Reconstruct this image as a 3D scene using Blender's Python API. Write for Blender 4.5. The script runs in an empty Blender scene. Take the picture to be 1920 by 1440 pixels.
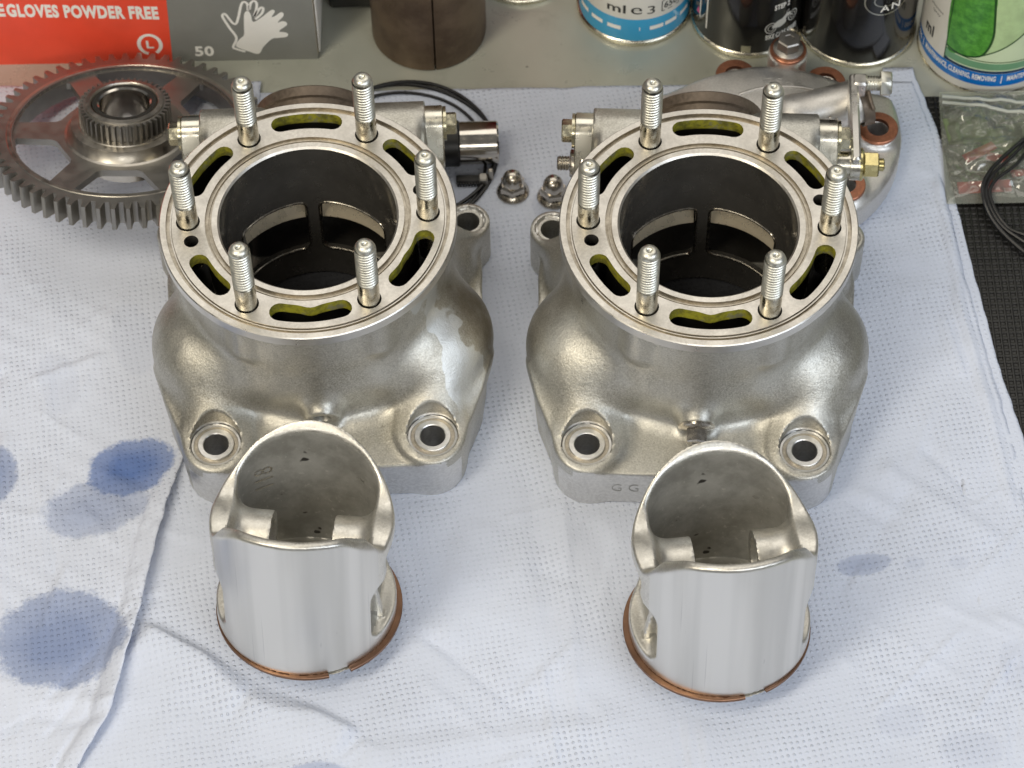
import bpy, math, random
import numpy as np
from mathutils import Matrix, Vector
from mathutils.geometry import delaunay_2d_cdt

random.seed(7)
RNG = np.random.default_rng(7)
PI = math.pi
S = 0.001                                   # everything is written in millimetres
SC = bpy.context.scene
COL = SC.collection

# ------------------------------------------------------------------ camera, world, lamps, exposure
FPX, PITCH, ROLL = 5230.87, 0.97245, -0.0181
CAM = np.array([0.256, -616.412, 905.603])
_c, _s = math.cos(PITCH), math.sin(PITCH)
_F = np.array([0, _c, -_s]); _R = np.array([1., 0, 0]); _U = np.array([0, _s, _c])
_R2 = math.cos(ROLL) * _R + math.sin(ROLL) * _U
_U2 = -math.sin(ROLL) * _R + math.cos(ROLL) * _U
cd = bpy.data.cameras.new("camera"); cam = bpy.data.objects.new("camera", cd); COL.objects.link(cam)
cd.sensor_width = 36.0; cd.lens = FPX / 1920 * 36.0
cd.clip_start = 0.02; cd.clip_end = 20.0
M = Matrix(((_R2[0], _U2[0], -_F[0], CAM[0] * S), (_R2[1], _U2[1], -_F[1], CAM[1] * S), (_R2[2], _U2[2], -_F[2], CAM[2] * S), (0, 0, 0, 1)))
cam.matrix_world = M
cd.dof.use_dof = True; cd.dof.focus_distance = 1.02; cd.dof.aperture_fstop = 22.0
SC.camera = cam

world = bpy.data.worlds.new("World"); SC.world = world; world.use_nodes = True
bg = world.node_tree.nodes["Background"]
bg.inputs[0].default_value = (0.98, 0.97, 0.95, 1); bg.inputs[1].default_value = 0.13

def area(name, loc, target, sx, sy, power, color):
    l = bpy.data.lights.new(name, 'AREA'); l.shape = 'RECTANGLE'; l.size = sx; l.size_y = sy
    l.energy = power; l.color = color
    o = bpy.data.objects.new(name, l); COL.objects.link(o)
    o.location = loc
    o.rotation_euler = (Vector(target) - Vector(loc)).to_track_quat('-Z', 'Y').to_euler()
    return o
area("ceiling_panel_lamp", (0.05, 0.75, 1.55), (0.0, 0.05, 0.0), 2.0, 1.0, 9.0, (1.0, 0.95, 0.86))
area("left_tube_lamp", (-0.62, -0.50, 1.15), (-0.02, 0.0, 0.0), 0.28, 1.1, 9.5, (1.0, 0.91, 0.74))
area("front_fill_light", (0.10, -1.30, 1.00), (0.0, 0.10, 0.0), 1.3, 0.25, 6.0, (1.0, 0.97, 0.90))  # added fill for the upright front faces, no such lamp is known
area("window_light", (0.95, -0.95, 0.90), (0.0, 0.0, 0.02), 0.9, 0.8, 8.0, (0.82, 0.90, 1.0))

SC.view_settings.view_transform = 'Standard'; SC.view_settings.look = 'None'
SC.view_settings.exposure = 0.08; SC.view_settings.gamma = 1.0

# ------------------------------------------------------------------ measuring helpers
def ray(px, py):
    return _F * FPX + _R2 * (px - 960) - _U2 * (py - 720)
def on_y(px, py, Y):                          # the point of the upright plane y = Y seen at a spot of the photograph
    d = ray(px, py); return CAM + d * ((Y - CAM[1]) / d[1])
def on_z(px, py, Z):
    d = ray(px, py); return CAM + d * ((Z - CAM[2]) / d[2])

# ------------------------------------------------------------------ mesh helpers
class MB:
    """collects vertices (mm) and faces of ONE mesh"""
    def __init__(self): self.v = []; self.f = []; self.m = []
    def add(self, v, f, m=0, M=None):
        v = np.asarray(v, float).reshape(-1, 3)
        if M is not None:
            A = np.array(M); v = v @ A[:3, :3].T + A[:3, 3]
        b = len(self.v)
        self.v.extend(map(tuple, v))
        self.f.extend([tuple(b + i for i in q) for q in f])
        self.m.extend([m] * len(f) if np.isscalar(m) else list(m))
        return self
    def box(self, c, h, m=0, M=None, bev=0.0):
        x, y, z = c; a, b, d = h
        if bev <= 0:
            v = [(x + i * a, y + j * b, z + k * d) for i in (-1, 1) for j in (-1, 1) for k in (-1, 1)]
            f = [(0, 1, 3, 2), (4, 6, 7, 5), (0, 4, 5, 1), (2, 3, 7, 6), (0, 2, 6, 4), (1, 5, 7, 3)]
            return self.add(v, f, m, M)
        o = []
        for (i, j) in ((1, -1), (1, 1), (-1, 1), (-1, -1)):
            pts = [(i * a, j * (b - bev)), (i * (a - bev), j * b)]
            if i * j > 0: o += pts
            else: o += pts[::-1]
        sh = lambda s, zz: [(x + p[0] * (a - s) / a, y + p[1] * (b - s) / b, zz) for p in o]
        rings = [sh(bev, z - d), sh(0, z - d + bev), sh(0, z + d - bev), sh(bev, z + d)]
        return self.rings(rings, m, M, cap0=True, cap1=True)
    def rings(self, rings, m=0, M=None, cap0=False, cap1=False, closed=True, loop=False):
        n = len(rings[0]); v = [p for r in rings for p in r]; f = []; mm = []
        R = len(rings)
        for i in range(R if loop else R - 1):
            i2 = (i + 1) % R
            for j in range(n if closed else n - 1):
                k = (j + 1) % n
                f.append((i * n + j, i * n + k, i2 * n + k, i2 * n + j)); mm.append(m if np.isscalar(m) else m[i])
        if cap0: f.append(tuple(range(n))[::-1]); mm.append(m if np.isscalar(m) else m[0])
        if cap1: f.append(tuple((R - 1) * n + j for j in range(n))); mm.append(m if np.isscalar(m) else m[-1])
        return self.add(v, f, mm, M)
    def lathe(self, prof, n=48, m=0, M=None, loop=False, cap0=False, cap1=False):
        t = [2 * PI * i / n for i in range(n)]
        return self.rings([[(r * math.cos(a), r * math.sin(a), z) for a in t] for r, z in prof], m, M, cap0, cap1, True, loop)
    def tube(self, path, r, n=10, m=0, closed=False):
        P = np.asarray(path, float); N = len(P); rs = np.broadcast_to(r, (N,))
        T = np.roll(P, -1, 0) - np.roll(P, 1, 0)
        if not closed: T[0] = P[1] - P[0]; T[-1] = P[-1] - P[-2]
        T /= np.linalg.norm(T, axis=1)[:, None]
        up = np.array([0, 0, 1.]) if abs(T[0][2]) < .9 else np.array([1., 0, 0])
        rings = []
        for i in range(N):
            u = up - T[i] * (up @ T[i]); u /= np.linalg.norm(u); w = np.cross(T[i], u); up = u
            rings.append([tuple(P[i] + rs[i] * (math.cos(a) * u + math.sin(a) * w)) for a in (2 * PI * k / n for k in range(n))])
        return self.rings(rings, m, None, not closed, not closed, True, closed)
    def prism(self, outer, z0, z1, holes=(), m=0, mtop=None, mhole=None, M=None, extra=None, bev=0.0):
        """flat plate with holes; outlines counter-clockwise or not"""
        v2, tris, loops = plate2d(outer, holes, extra)
        n = len(v2)
        top = [(p[0], p[1], z1) for p in v2]; bot = [(p[0], p[1], z0) for p in v2]
        f = [t for t in tris] + [tuple(n + i for i in t[::-1]) for t in tris]
        mt = m if mtop is None else mtop
        mm = [mt] * len(tris) + [m] * len(tris)
        for li, L in enumerate(loops):
            for a, b in zip(L, L[1:] + L[:1]):
                f.append((a, n + a, n + b, b) if li == 0 else (a, b, n + b, n + a)[::1])
                mm.append(m if (li == 0 or mhole is None) else mhole)
        return self.add(top + bot, f, mm, M)
    def build(self, name, mats, parent=None, sharp=35, smooth=True, recalc=True):
        me = bpy.data.meshes.new(name)
        me.from_pydata([(a * S, b * S, c * S) for a, b, c in self.v], [], self.f)
        mats = mats if isinstance(mats, (list, tuple)) else [mats]
        for x in mats: me.materials.append(x)
        me.polygons.foreach_set("material_index", np.array(self.m, dtype=np.int32))
        if recalc:
            import bmesh
            bm = bmesh.new(); bm.from_mesh(me); bmesh.ops.recalc_face_normals(bm, faces=bm.faces); bm.to_mesh(me); bm.free()
        if smooth:
            me.polygons.foreach_set("use_smooth", np.ones(len(me.polygons), dtype=bool))
            me.set_sharp_from_angle(angle=math.radians(sharp))
        me.update()
        return link(name, me, parent)

def link(name, me, parent=None):
    o = bpy.data.objects.new(name, me); COL.objects.link(o)
    if parent is not None: o.parent = parent
    return o

def inside(poly, pts):
    poly = np.asarray(poly); x, y = pts[:, 0], pts[:, 1]; r = np.zeros(len(pts), bool)
    a = poly; b = np.roll(poly, -1, 0)
    for (x0, y0), (x1, y1) in zip(a, b):
        if y0 == y1: continue
        c = (y0 > y) != (y1 > y)
        r ^= c & (x < (x1 - x0) * (y - y0) / (y1 - y0) + x0)
    return r

def plate2d(outer, holes=(), extra=None):
    loops = []; v = []
    for L in (outer, *holes):
        b = len(v); v += [tuple(map(float, p)) for p in L]; loops.append(list(range(b, b + len(L))))
    e = [(a, b) for L in loops for a, b in zip(L, L[1:] + L[:1])]
    nb = len(v)
    if extra is not None and len(extra):
        ex = np.asarray(extra, float); keep = inside(outer, ex)
        for h in holes: keep &= ~inside(h, ex)
        v += [tuple(p) for p in ex[keep]]
    r = delaunay_2d_cdt([Vector(p) for p in v], e, [], 0, 1e-6)
    V = [(p[0], p[1]) for p in r[0]]; orig = r[3]
    mp = {}
    for i, o in enumerate(orig):
        for k in o: mp[k] = i
    tr = [tuple(t) for t in r[2]]
    A = np.array(V); C = np.array([A[list(t)].mean(0) for t in tr])
    keep = inside(outer, C)
    for h in holes: keep &= ~inside(h, C)
    tr = [t for t, k in zip(tr, keep) if k]
    out = []
    for t in tr:
        a, b, c = (A[i] for i in t[:3])
        out.append(t if (b[0] - a[0]) * (c[1] - a[1]) - (b[1] - a[1]) * (c[0] - a[0]) > 0 else t[::-1])
    def ccw(L):
        P = A[L]; s = np.sum(P[:, 0] * np.roll(P[:, 1], -1) - np.roll(P[:, 0], -1) * P[:, 1])
        return L if s > 0 else L[::-1]
    return V, out, [ccw([mp[i] for i in L]) for L in loops]

def circ(x, y, r, n=32, a0=0.0):
    return [(x + r * math.cos(a0 + 2 * PI * i / n), y + r * math.sin(a0 + 2 * PI * i / n)) for i in range(n)]
def slot(R, a, b, w, n=14, bump=None):
    """kidney slot: centre radius R, from angle a to b (deg, without the round ends), half width w"""
    a, b = math.radians(a), math.radians(b); P = []
    for i in range(n + 1):
        t = a + (b - a) * i / n; P.append(((R + w) * math.cos(t), (R + w) * math.sin(t)))
    for i in range(1, 8):
        q = PI * i / 8; P.append((R * math.cos(b) + w * (math.cos(q) * math.cos(b) - math.sin(q) * math.sin(b)), R * math.sin(b) + w * (math.cos(q) * math.sin(b) + math.sin(q) * math.cos(b))))
    for i in range(n + 1):
        s = i / n; t = b + (a - b) * s
        k = 0 if bump is None else bump * math.exp(-((s - .5) / .16) ** 2)
        P.append(((R - w + k) * math.cos(t), (R - w + k) * math.sin(t)))
    for i in range(1, 8):
        q = PI + PI * i / 8; P.append((R * math.cos(a) + w * (math.cos(q) * math.cos(a) - math.sin(q) * math.sin(a)), R * math.sin(a) + w * (math.cos(q) * math.sin(a) + math.sin(q) * math.cos(a))))
    return P

def frame_to(o, z, x=(1, 0, 0)):
    """matrix whose z axis points along z, origin o"""
    z = Vector(z).normalized(); x = Vector(x) if abs(z.dot(Vector(x))) < .9 else Vector((0, 1, 0)); x = (x - z * x.dot(z)).normalized(); y = z.cross(x)
    return Matrix(((x[0], y[0], z[0], o[0]), (x[1], y[1], z[1], o[1]), (x[2], y[2], z[2], o[2]), (0, 0, 0, 1)))

def hexring(r, z, a0=0.0):
    return [(r * math.cos(a0 + PI / 3 * i), r * math.sin(a0 + PI / 3 * i), z) for i in range(6)]
def hex_head(mb, M, af, h, m=0, flange=0.0, fh=1.2, a0=0.0):
    """hexagon head (circumradius af) standing on an optional round flange, along +z of M"""
    z = 0.0
    if flange > 0:
        mb.lathe([(0.01, 0), (flange, 0), (flange, fh * .5), (flange - .5, fh * .8), (af * .9, fh + .3)], 32, m, M); z = fh * .75
    mb.rings([hexring(af, z, a0), hexring(af, z + h - .5, a0), hexring(af - .55, z + h, a0), hexring(af * .45, z + h, a0), hexring(af * .4, z + h - .35, a0)], m, M, True, True)

def thread_bm(mb, M, r, z0, z1, pitch, n=20, m=0, depth=.42):
    """helical thread"""
    k = max(4, int((z1 - z0) / pitch * 10)); rings = []
    for i in range(k + 1):
        z = z0 + (z1 - z0) * i / k; ring = []
        for j in range(n):
            a = 2 * PI * j / n; ph = (z / pitch - j / n) % 1.0
            d = depth * (.5 + .5 * math.cos(2 * PI * ph))
            ring.append(((r - d) * math.cos(a), (r - d) * math.sin(a), z))
        rings.append(ring)
    mb.rings(rings, m, M)

# ------------------------------------------------------------------ implicit surfaces (castings)
def smin(a, b, k):
    h = np.clip(.5 + .5 * (b - a) / k, 0, 1); return b + (a - b) * h - k * h * (1 - h)
def smax(a, b, k): return -smin(-a, -b, k)
def cap3(x, y, z, a, b, r):
    a = np.array(a, float); b = np.array(b, float); d = b - a
    t = np.clip(((x - a[0]) * d[0] + (y - a[1]) * d[1] + (z - a[2]) * d[2]) / (d @ d), 0, 1)
    return np.sqrt((x - a[0] - t * d[0]) ** 2 + (y - a[1] - t * d[1]) ** 2 + (z - a[2] - t * d[2]) ** 2) - r
def ell(x, y, z, c, r):
    px, py, pz = x - c[0], y - c[1], z - c[2]
    k0 = np.sqrt((px / r[0]) ** 2 + (py / r[1]) ** 2 + (pz / r[2]) ** 2)
    k1 = np.sqrt((px / r[0] ** 2) ** 2 + (py / r[1] ** 2) ** 2 + (pz / r[2] ** 2) ** 2) + 1e-9
    return k0 * (k0 - 1) / k1
def rbox(x, y, z, c, h, r=0.0):
    qx, qy, qz = abs(x - c[0]) - h[0] + r, abs(y - c[1]) - h[1] + r, abs(z - c[2]) - h[2] + r
    return np.sqrt(np.maximum(qx, 0) ** 2 + np.maximum(qy, 0) ** 2 + np.maximum(qz, 0) ** 2) + np.minimum(np.maximum(qx, np.maximum(qy, qz)), 0) - r
def poly2(x, y, P):
    P = np.asarray(P, float); d = np.full(x.shape, 1e18, x.dtype); s = np.ones(x.shape, x.dtype)
    for i in range(len(P)):
        a, b = P[i], P[i - 1]; e = b - a
        wx, wy = x - a[0], y - a[1]
        t = np.clip((wx * e[0] + wy * e[1]) / (e @ e), 0, 1)
        bx, by = wx - e[0] * t, wy - e[1] * t
        d = np.minimum(d, bx * bx + by * by)
        c1, c2, c3 = y >= a[1], y < b[1], e[0] * wy > e[1] * wx
        s = np.where((c1 & c2 & c3) | (~c1 & ~c2 & ~c3), -s, s)
    return s * np.sqrt(d)

def sdf_mesh(f, lo, hi, h, it=3):
    """naive surface nets on a grid, then the vertices are pulled onto the surface"""
    ax = [np.arange(lo[i], hi[i] + h, h, dtype=np.float32) for i in range(3)]
    X, Y, Z = np.meshgrid(*ax, indexing='ij'); F = f(X, Y, Z).astype(np.float32); del X, Y, Z
    n = F.shape; neg = F < 0
    cnt = np.zeros(tuple(k - 1 for k in n), np.int8)
    cs = [(i, j, k) for i in (0, 1) for j in (0, 1) for k in (0, 1)]
    sl = lambda c: tuple(slice(c[a], n[a] - 1 + c[a]) for a in range(3))
    for c in cs: cnt += neg[sl(c)]
    cell = (cnt > 0) & (cnt < 8)
    I = np.argwhere(cell); idx = np.full(cell.shape, -1, np.int64); idx[tuple(I.T)] = np.arange(len(I))
    acc = np.zeros((len(I), 3)); num = np.zeros(len(I))
    for c in cs:
        for a in range(3):
            if c[a]: continue
            c2 = list(c); c2[a] = 1
            f0 = F[tuple((I + c).T)]; f1 = F[tuple((I + c2).T)]
            k = (f0 < 0) != (f1 < 0)
            t = np.where(k, f0 / np.where(k, f0 - f1, 1), 0)
            p = np.tile(np.array(c, float), (len(I), 1)); p[:, a] += t
            acc[k] += p[k]; num[k] += 1
    V = np.array(lo) + (I + acc / num[:, None]) * h
    for _ in range(it):
        e = .05; x, y, z = V.T
        f0 = f(x, y, z)
        g = np.stack([f(x + e, y, z) - f(x - e, y, z), f(x, y + e, z) - f(x, y - e, z), f(x, y, z + e) - f(x, y, z - e)], 1) / (2 * e)
        st = g * (f0 / np.maximum((g * g).sum(1), .05))[:, None]
        L = np.linalg.norm(st, axis=1); st *= np.minimum(1, .5 * h / np.maximum(L, 1e-9))[:, None]
        V = V - .8 * st
    Q = []
    for a in range(3):
        b, c = (a + 1) % 3, (a + 2) % 3
        s0 = [slice(None)] * 3; s1 = [slice(None)] * 3; s0[a] = slice(0, n[a] - 1); s1[a] = slice(1, n[a])
        n0, n1 = neg[tuple(s0)], neg[tuple(s1)]
        E = np.argwhere(n0 != n1)
        E = E[(E[:, b] > 0) & (E[:, c] > 0) & (E[:, b] < n[b] - 1) & (E[:, c] < n[c] - 1)]
        flip = ~n0[tuple(E.T)]
        def at(db, dc):
            q = E.copy(); q[:, b] -= db; q[:, c] -= dc; return idx[tuple(q.T)]
        q = np.stack([at(1, 1), at(0, 1), at(0, 0), at(1, 0)], 1)
        q[flip] = q[flip][:, ::-1]; Q.append(q)
    Q = np.concatenate(Q); Q = Q[(Q >= 0).all(1)]
    return V, Q

def mesh_np(name, V, Q, mats, midx=None, sharp=38):
    me = bpy.data.meshes.new(name)
    me.vertices.add(len(V)); me.vertices.foreach_set("co", (V * S).astype(np.float32).ravel())
    me.loops.add(Q.size); me.loops.foreach_set("vertex_index", Q.astype(np.int32).ravel())
    me.polygons.add(len(Q)); me.polygons.foreach_set("loop_start", np.arange(0, Q.size, Q.shape[1], dtype=np.int32))
    me.update(calc_edges=True); me.validate()
    for m in mats: me.materials.append(m)
    if midx is not None and len(midx) == len(me.polygons): me.polygons.foreach_set("material_index", midx.astype(np.int32))
    me.polygons.foreach_set("use_smooth", np.ones(len(me.polygons), dtype=bool))
    me.set_sharp_from_angle(angle=math.radians(sharp)); me.update()
    return me

# ------------------------------------------------------------------ materials
class NT:
    def __init__(self, name):
        self.m = bpy.data.materials.new(name); self.m.use_nodes = True
        self.t = self.m.node_tree; self.n = self.t.nodes; self.b = self.n["Principled BSDF"]
        self.tc = self.n.new("ShaderNodeTexCoord")
    def lk(self, a, b): self.t.links.new(a, b)
    def inp(self, sock, v):
        if v is None: return
        if hasattr(v, "is_output") or isinstance(v, bpy.types.NodeSocket): self.lk(v, sock)
        elif isinstance(v, (tuple, list)): sock.default_value = (*v, 1) if len(v) == 3 and sock.type == 'RGBA' else v
        else: sock.default_value = v
    def obj(self, scale=(1, 1, 1), rot=(0, 0, 0), loc=(0, 0, 0)):
        mp = self.n.new("ShaderNodeMapping"); self.lk(self.tc.outputs["Object"], mp.inputs[0])
        mp.inputs["Scale"].default_value = scale; mp.inputs["Rotation"].default_value = rot; mp.inputs["Location"].default_value = loc
        return mp.outputs[0]
    def noise(self, scale, detail=3, rough=.55, vec=None, dist=0.0):
        x = self.n.new("ShaderNodeTexNoise"); self.lk(vec if vec is not None else self.tc.outputs["Object"], x.inputs["Vector"])
        x.inputs["Scale"].default_value = scale; x.inputs["Detail"].default_value = detail; x.inputs["Roughness"].default_value = rough
        x.inputs["Distortion"].default_value = dist
        return x.outputs["Fac"]
    def ramp(self, fac, lo, hi, c0=0.0, c1=1.0):
        x = self.n.new("ShaderNodeMapRange"); self.lk(fac, x.inputs[0])
        x.interpolation_type = 'SMOOTHSTEP'
        for i, v in ((1, lo), (2, hi), (3, c0), (4, c1)): x.inputs[i].default_value = v
        return x.outputs[0]
    def mix(self, f, a, b, mode='MIX'):
        x = self.n.new("ShaderNodeMix"); x.data_type = 'RGBA'; x.blend_type = mode
        self.inp(x.inputs[0], f); self.inp(x.inputs[6], a); self.inp(x.inputs[7], b); return x.outputs[2]
    def math(self, op, a, b=None, c=None):
        x = self.n.new("ShaderNodeMath"); x.operation = op
        self.inp(x.inputs[0], a); self.inp(x.inputs[1], b)
        if c is not None: self.inp(x.inputs[2], c)
        return x.outputs[0]
    def xyz(self):
        x = self.n.new("ShaderNodeSeparateXYZ"); self.lk(self.tc.outputs["Object"], x.inputs[0]); return x.outputs
    def bump(self, h, dist, strength=1.0, nrm=None):
        x = self.n.new("ShaderNodeBump"); self.lk(h, x.inputs["Height"]); x.inputs["Distance"].default_value = dist; x.inputs["Strength"].default_value = strength
        if nrm is not None: self.lk(nrm, x.inputs["Normal"])
        return x.outputs[0]
    def done(self, col=None, metal=0.0, rough=.5, normal=None, **kw):
        b = self.b
        self.inp(b.inputs["Base Color"], col); self.inp(b.inputs["Metallic"], metal); self.inp(b.inputs["Roughness"], rough)
        if normal is not None: self.lk(normal, b.inputs["Normal"])
        for k, v in kw.items(): self.inp(b.inputs[k.replace('_', ' ')], v)
        return self.m

def metal(name, col, rough, dark=None, big=60, grain=0, gd=5e-5, amt=.5, metallic=1.0, brushed=None, rvar=.08):
    t = NT(name); dark = dark or tuple(c * .6 for c in col)
    n1 = t.noise(big, 5, .6); f = t.ramp(n1, .38, .72, 0, amt)
    c = t.mix(f, col, dark)
    nrm = None
    if grain:
        g = t.noise(grain, 3, .6); nrm = t.bump(g, gd, 1.0)
        c = t.mix(t.ramp(g, .3, .75), c, tuple(min(1, x * 1.15) for x in col)) if amt > .3 else c
    if brushed:
        g = t.noise(1.0, 2, .5, t.obj(brushed)); nrm = t.bump(g, 2e-6, 1.0, nrm)
    r = t.ramp(t.noise(big * 3, 3), .3, .7, max(.04, rough - rvar), rough + rvar)
    return t.done(c, metallic, r, nrm)

def cast_material(name, col, brown, patch=False):
    t = NT(name)
    g = t.noise(1500, 4, .65); g2 = t.noise(520, 3, .6); big = t.noise(32, 5, .6); mid = t.noise(140, 4, .6)
    c = t.mix(t.ramp(big, .36, .75, 0, .65), col, brown)
    c = t.mix(t.ramp(mid, .52, .8, 0, .25), c, tuple(x * .55 for x in brown))
    c = t.mix(t.ramp(g, .42, .66, 0, .55), c, tuple(min(1, x * 1.35) for x in col))
    c = t.mix(t.ramp(g, .40, .28, 0, .6), c, tuple(x * .45 for x in brown))
    X, Y, Z = t.xyz()
    rough = .50
    if patch:                                   # a cleaner, paler streak runs down the front right of this casting
        # centre line x = 47 + .42 (56 - z) mm, wavy
        wob = t.math('MULTIPLY', t.math('SUBTRACT', t.noise(45, 3), .5), .030)
        cx = t.math('ADD', t.math('MULTIPLY_ADD', Z, -.42, .0700), wob)
        d = t.math('ABSOLUTE', t.math('SUBTRACT', X, cx))
        f = t.math('MULTIPLY', t.ramp(d, .0052, .0045), t.ramp(Y, -.020, -.024))
        f = t.math('MULTIPLY', f, t.ramp(Z, .022, .030))
        sd = t.math('SUBTRACT', X, cx)           # the flank outside it is brown with baked oil
        br = t.math('MULTIPLY', t.math('MULTIPLY', t.ramp(sd, .001, .012), t.ramp(Y, .030, .0)), t.ramp(mid, .2, .6, .5, .8))
        c = t.mix(br, c, (.20, .165, .11))
        c = t.mix(t.math('MULTIPLY', f, .92), c, (.66, .67, .66))
    # the passage to the exhaust is black with soot
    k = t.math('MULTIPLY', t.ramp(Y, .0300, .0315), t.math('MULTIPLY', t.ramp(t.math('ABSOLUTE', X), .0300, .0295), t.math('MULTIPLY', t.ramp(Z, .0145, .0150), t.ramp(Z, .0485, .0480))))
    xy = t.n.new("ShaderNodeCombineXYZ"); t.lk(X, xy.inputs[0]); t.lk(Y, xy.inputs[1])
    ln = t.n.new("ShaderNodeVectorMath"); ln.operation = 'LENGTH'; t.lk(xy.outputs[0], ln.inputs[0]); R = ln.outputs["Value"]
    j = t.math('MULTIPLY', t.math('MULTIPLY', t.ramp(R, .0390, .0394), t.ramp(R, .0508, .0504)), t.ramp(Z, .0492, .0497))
    k = t.math('MAXIMUM', k, j)                 # and the water jacket is darkened: scale, plus its depth shade painted in
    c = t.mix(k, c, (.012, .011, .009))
    nrm = t.bump(g, 1.5e-4, .75); nrm = t.bump(g2, 2.2e-4, .5, nrm)
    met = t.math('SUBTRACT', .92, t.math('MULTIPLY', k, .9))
    return t.done(c, met, t.ramp(mid, .3, .7, .37, .5), nrm)

MAT = {}
MAT['cast'] = cast_material("cast_aluminium", (.545, .535, .495), (.34, .315, .26))
MAT['cast_streak'] = cast_material("cast_aluminium_streaked", (.525, .51, .465), (.30, .275, .215), True)
MAT['mach'] = metal("machined_aluminium", (.72, .70, .66), .34, (.56, .53, .48), 50, 0, amt=.5)
MAT['deck'] = metal("lapped_aluminium", (.66, .63, .58), .42, (.54, .50, .44), 40, 900, 1.2e-5, amt=.45)
MAT['groove'] = metal("grimy_groove", (.52, .475, .40), .45, (.34, .29, .22), 90, 700, 3e-5, amt=.8)
MAT['lug'] = metal("machined_base_aluminium", (.68, .67, .65), .36, (.52, .50, .47), 70, 800, 1.5e-5, amt=.5)
MAT['liner'] = metal("plated_bore", (.36, .34, .31), .21, (.24, .225, .20), 60, 0, amt=.7, metallic=.85)
MAT['liner_edge'] = metal("worn_port_edge", (.42, .39, .34), .24, (.24, .22, .19), 120, 0, amt=.8)
MAT['flap'] = metal("sooty_valve_steel", (.88, .78, .60), .30, (.74, .64, .47), 60, 0, 4e-5, amt=.25, metallic=.55)
MAT['stud'] = metal("zinc_stud", (.74, .73, .66), .40, (.58, .56, .48), 120, 0, amt=.4)
MAT['shank'] = metal("stained_stud_shank", (.58, .55, .46), .27, (.36, .32, .24), 130, 0, amt=.7)
MAT['steel'] = metal("dark_gear_steel", (.37, .355, .33), .44, (.28, .265, .245), 70, 0, amt=.5, rvar=.05)
MAT['steel_edge'] = metal("gear_steel_worn_edge", (.50, .47, .42), .36, (.33, .30, .26), 90, 0, amt=.5)
MAT['steel_bright'] = metal("polished_steel", (.66, .62, .56), .14, (.50, .46, .40), 80, 0, amt=.4, rvar=.04)
MAT['nut'] = metal("nickel_nut", (.55, .51, .45), .24, (.38, .34, .28), 140, 0, amt=.5)
MAT['zinc'] = metal("yellow_zinc", (.70, .66, .50), .26, (.52, .47, .30), 140, 0, amt=.6)
MAT['gold'] = metal("gold_passivated_zinc", (.66, .57, .28), .27, (.42, .34, .14), 140, 0, amt=.6)
MAT['cap'] = metal("turned_cap", (.74, .71, .62), .27, (.62, .58, .48), 60, 0, amt=.4)
MAT['copper'] = metal("copper_washer", (.47, .21, .13), .38, (.30, .13, .08), 120, 900, 2e-5, amt=.6)
MAT['ring'] = metal("bronze_piston_ring", (.27, .155, .10), .36, (.16, .09, .06), 60, 0, amt=.7)
MAT['spigot'] = metal("burnt_spigot", (.16, .125, .095), .5, (.07, .055, .042), 120, 600, 6e-5, amt=.8, metallic=.5)
def turned():
    t = NT("turned_piston_skirt"); c = t.mix(t.ramp(t.noise(1.0, 3, .5, t.obj((75, 75, 3))), .38, .62), (.80, .78, .735), (.655, .64, .60))  # upright colour bands stand in for streaks of reflected light
    c = t.mix(t.ramp(t.noise(1.0, 3, .6, t.obj((520, 520, 9))), .66, .74, 0, .35), c, (.42, .41, .39))
    c = t.mix(t.ramp(t.noise(1.0, 2, .5, t.obj((900, 900, 60), (.3, .2, 0))), .74, .78, 0, .5), c, (.30, .29, .27))
    tg = t.n.new("ShaderNodeTangent"); tg.direction_type = 'RADIAL'; tg.axis = 'Z'; t.lk(tg.outputs[0], t.b.inputs["Tangent"])
    return t.done(c, 1.0, t.ramp(t.noise(1.0, 2, .5, t.obj((60, 60, 3))), .35, .65, .34, .44), None, Anisotropic=.55)
MAT['skirt'] = turned()
MAT['piston'] = metal("cast_piston_aluminium", (.68, .66, .61), .42, (.52, .49, .43), 90, 1100, 5e-5, amt=.6)
MAT['head'] = metal("blasted_head_casting", (.70, .68, .65), .50, (.60, .575, .54), 50, 1300, 5e-5, amt=.5)

def stained_inside():
    t = NT("oil_stained_piston_inside")
    a = t.noise(70, 5, .65); b = t.noise(420, 4, .7)
    c = t.mix(t.ramp(a, .35, .65), (.50, .49, .455), (.34, .33, .30))
    c = t.mix(t.ramp(b, .58, .72, 0, .55), c, (.68, .66, .61))
    c = t.mix(t.ramp(t.noise(110, 2), .70, .74), c, (.06, .055, .05))
    return t.done(c, .6, .42, t.bump(b, 8e-5, .6))
MAT['pin_inside'] = stained_inside()

def coolant():
    t = NT("coolant_residue"); a = t.noise(260, 4, .65); b = t.noise(1100, 3, .6)
    c = t.mix(t.ramp(a, .35, .65), (.36, .335, .028), (.15, .14, .025))
    c = t.mix(t.ramp(b, .6, .75, 0, .5), c, (.5, .47, .12))
    c = t.mix(t.ramp(t.noise(150, 4, .65), .54, .66, 0, .75), c, (.20, .19, .14))
    return t.done(c, .0, .55, t.bump(b, 1e-4, .7))
MAT['coolant'] = coolant()

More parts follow.
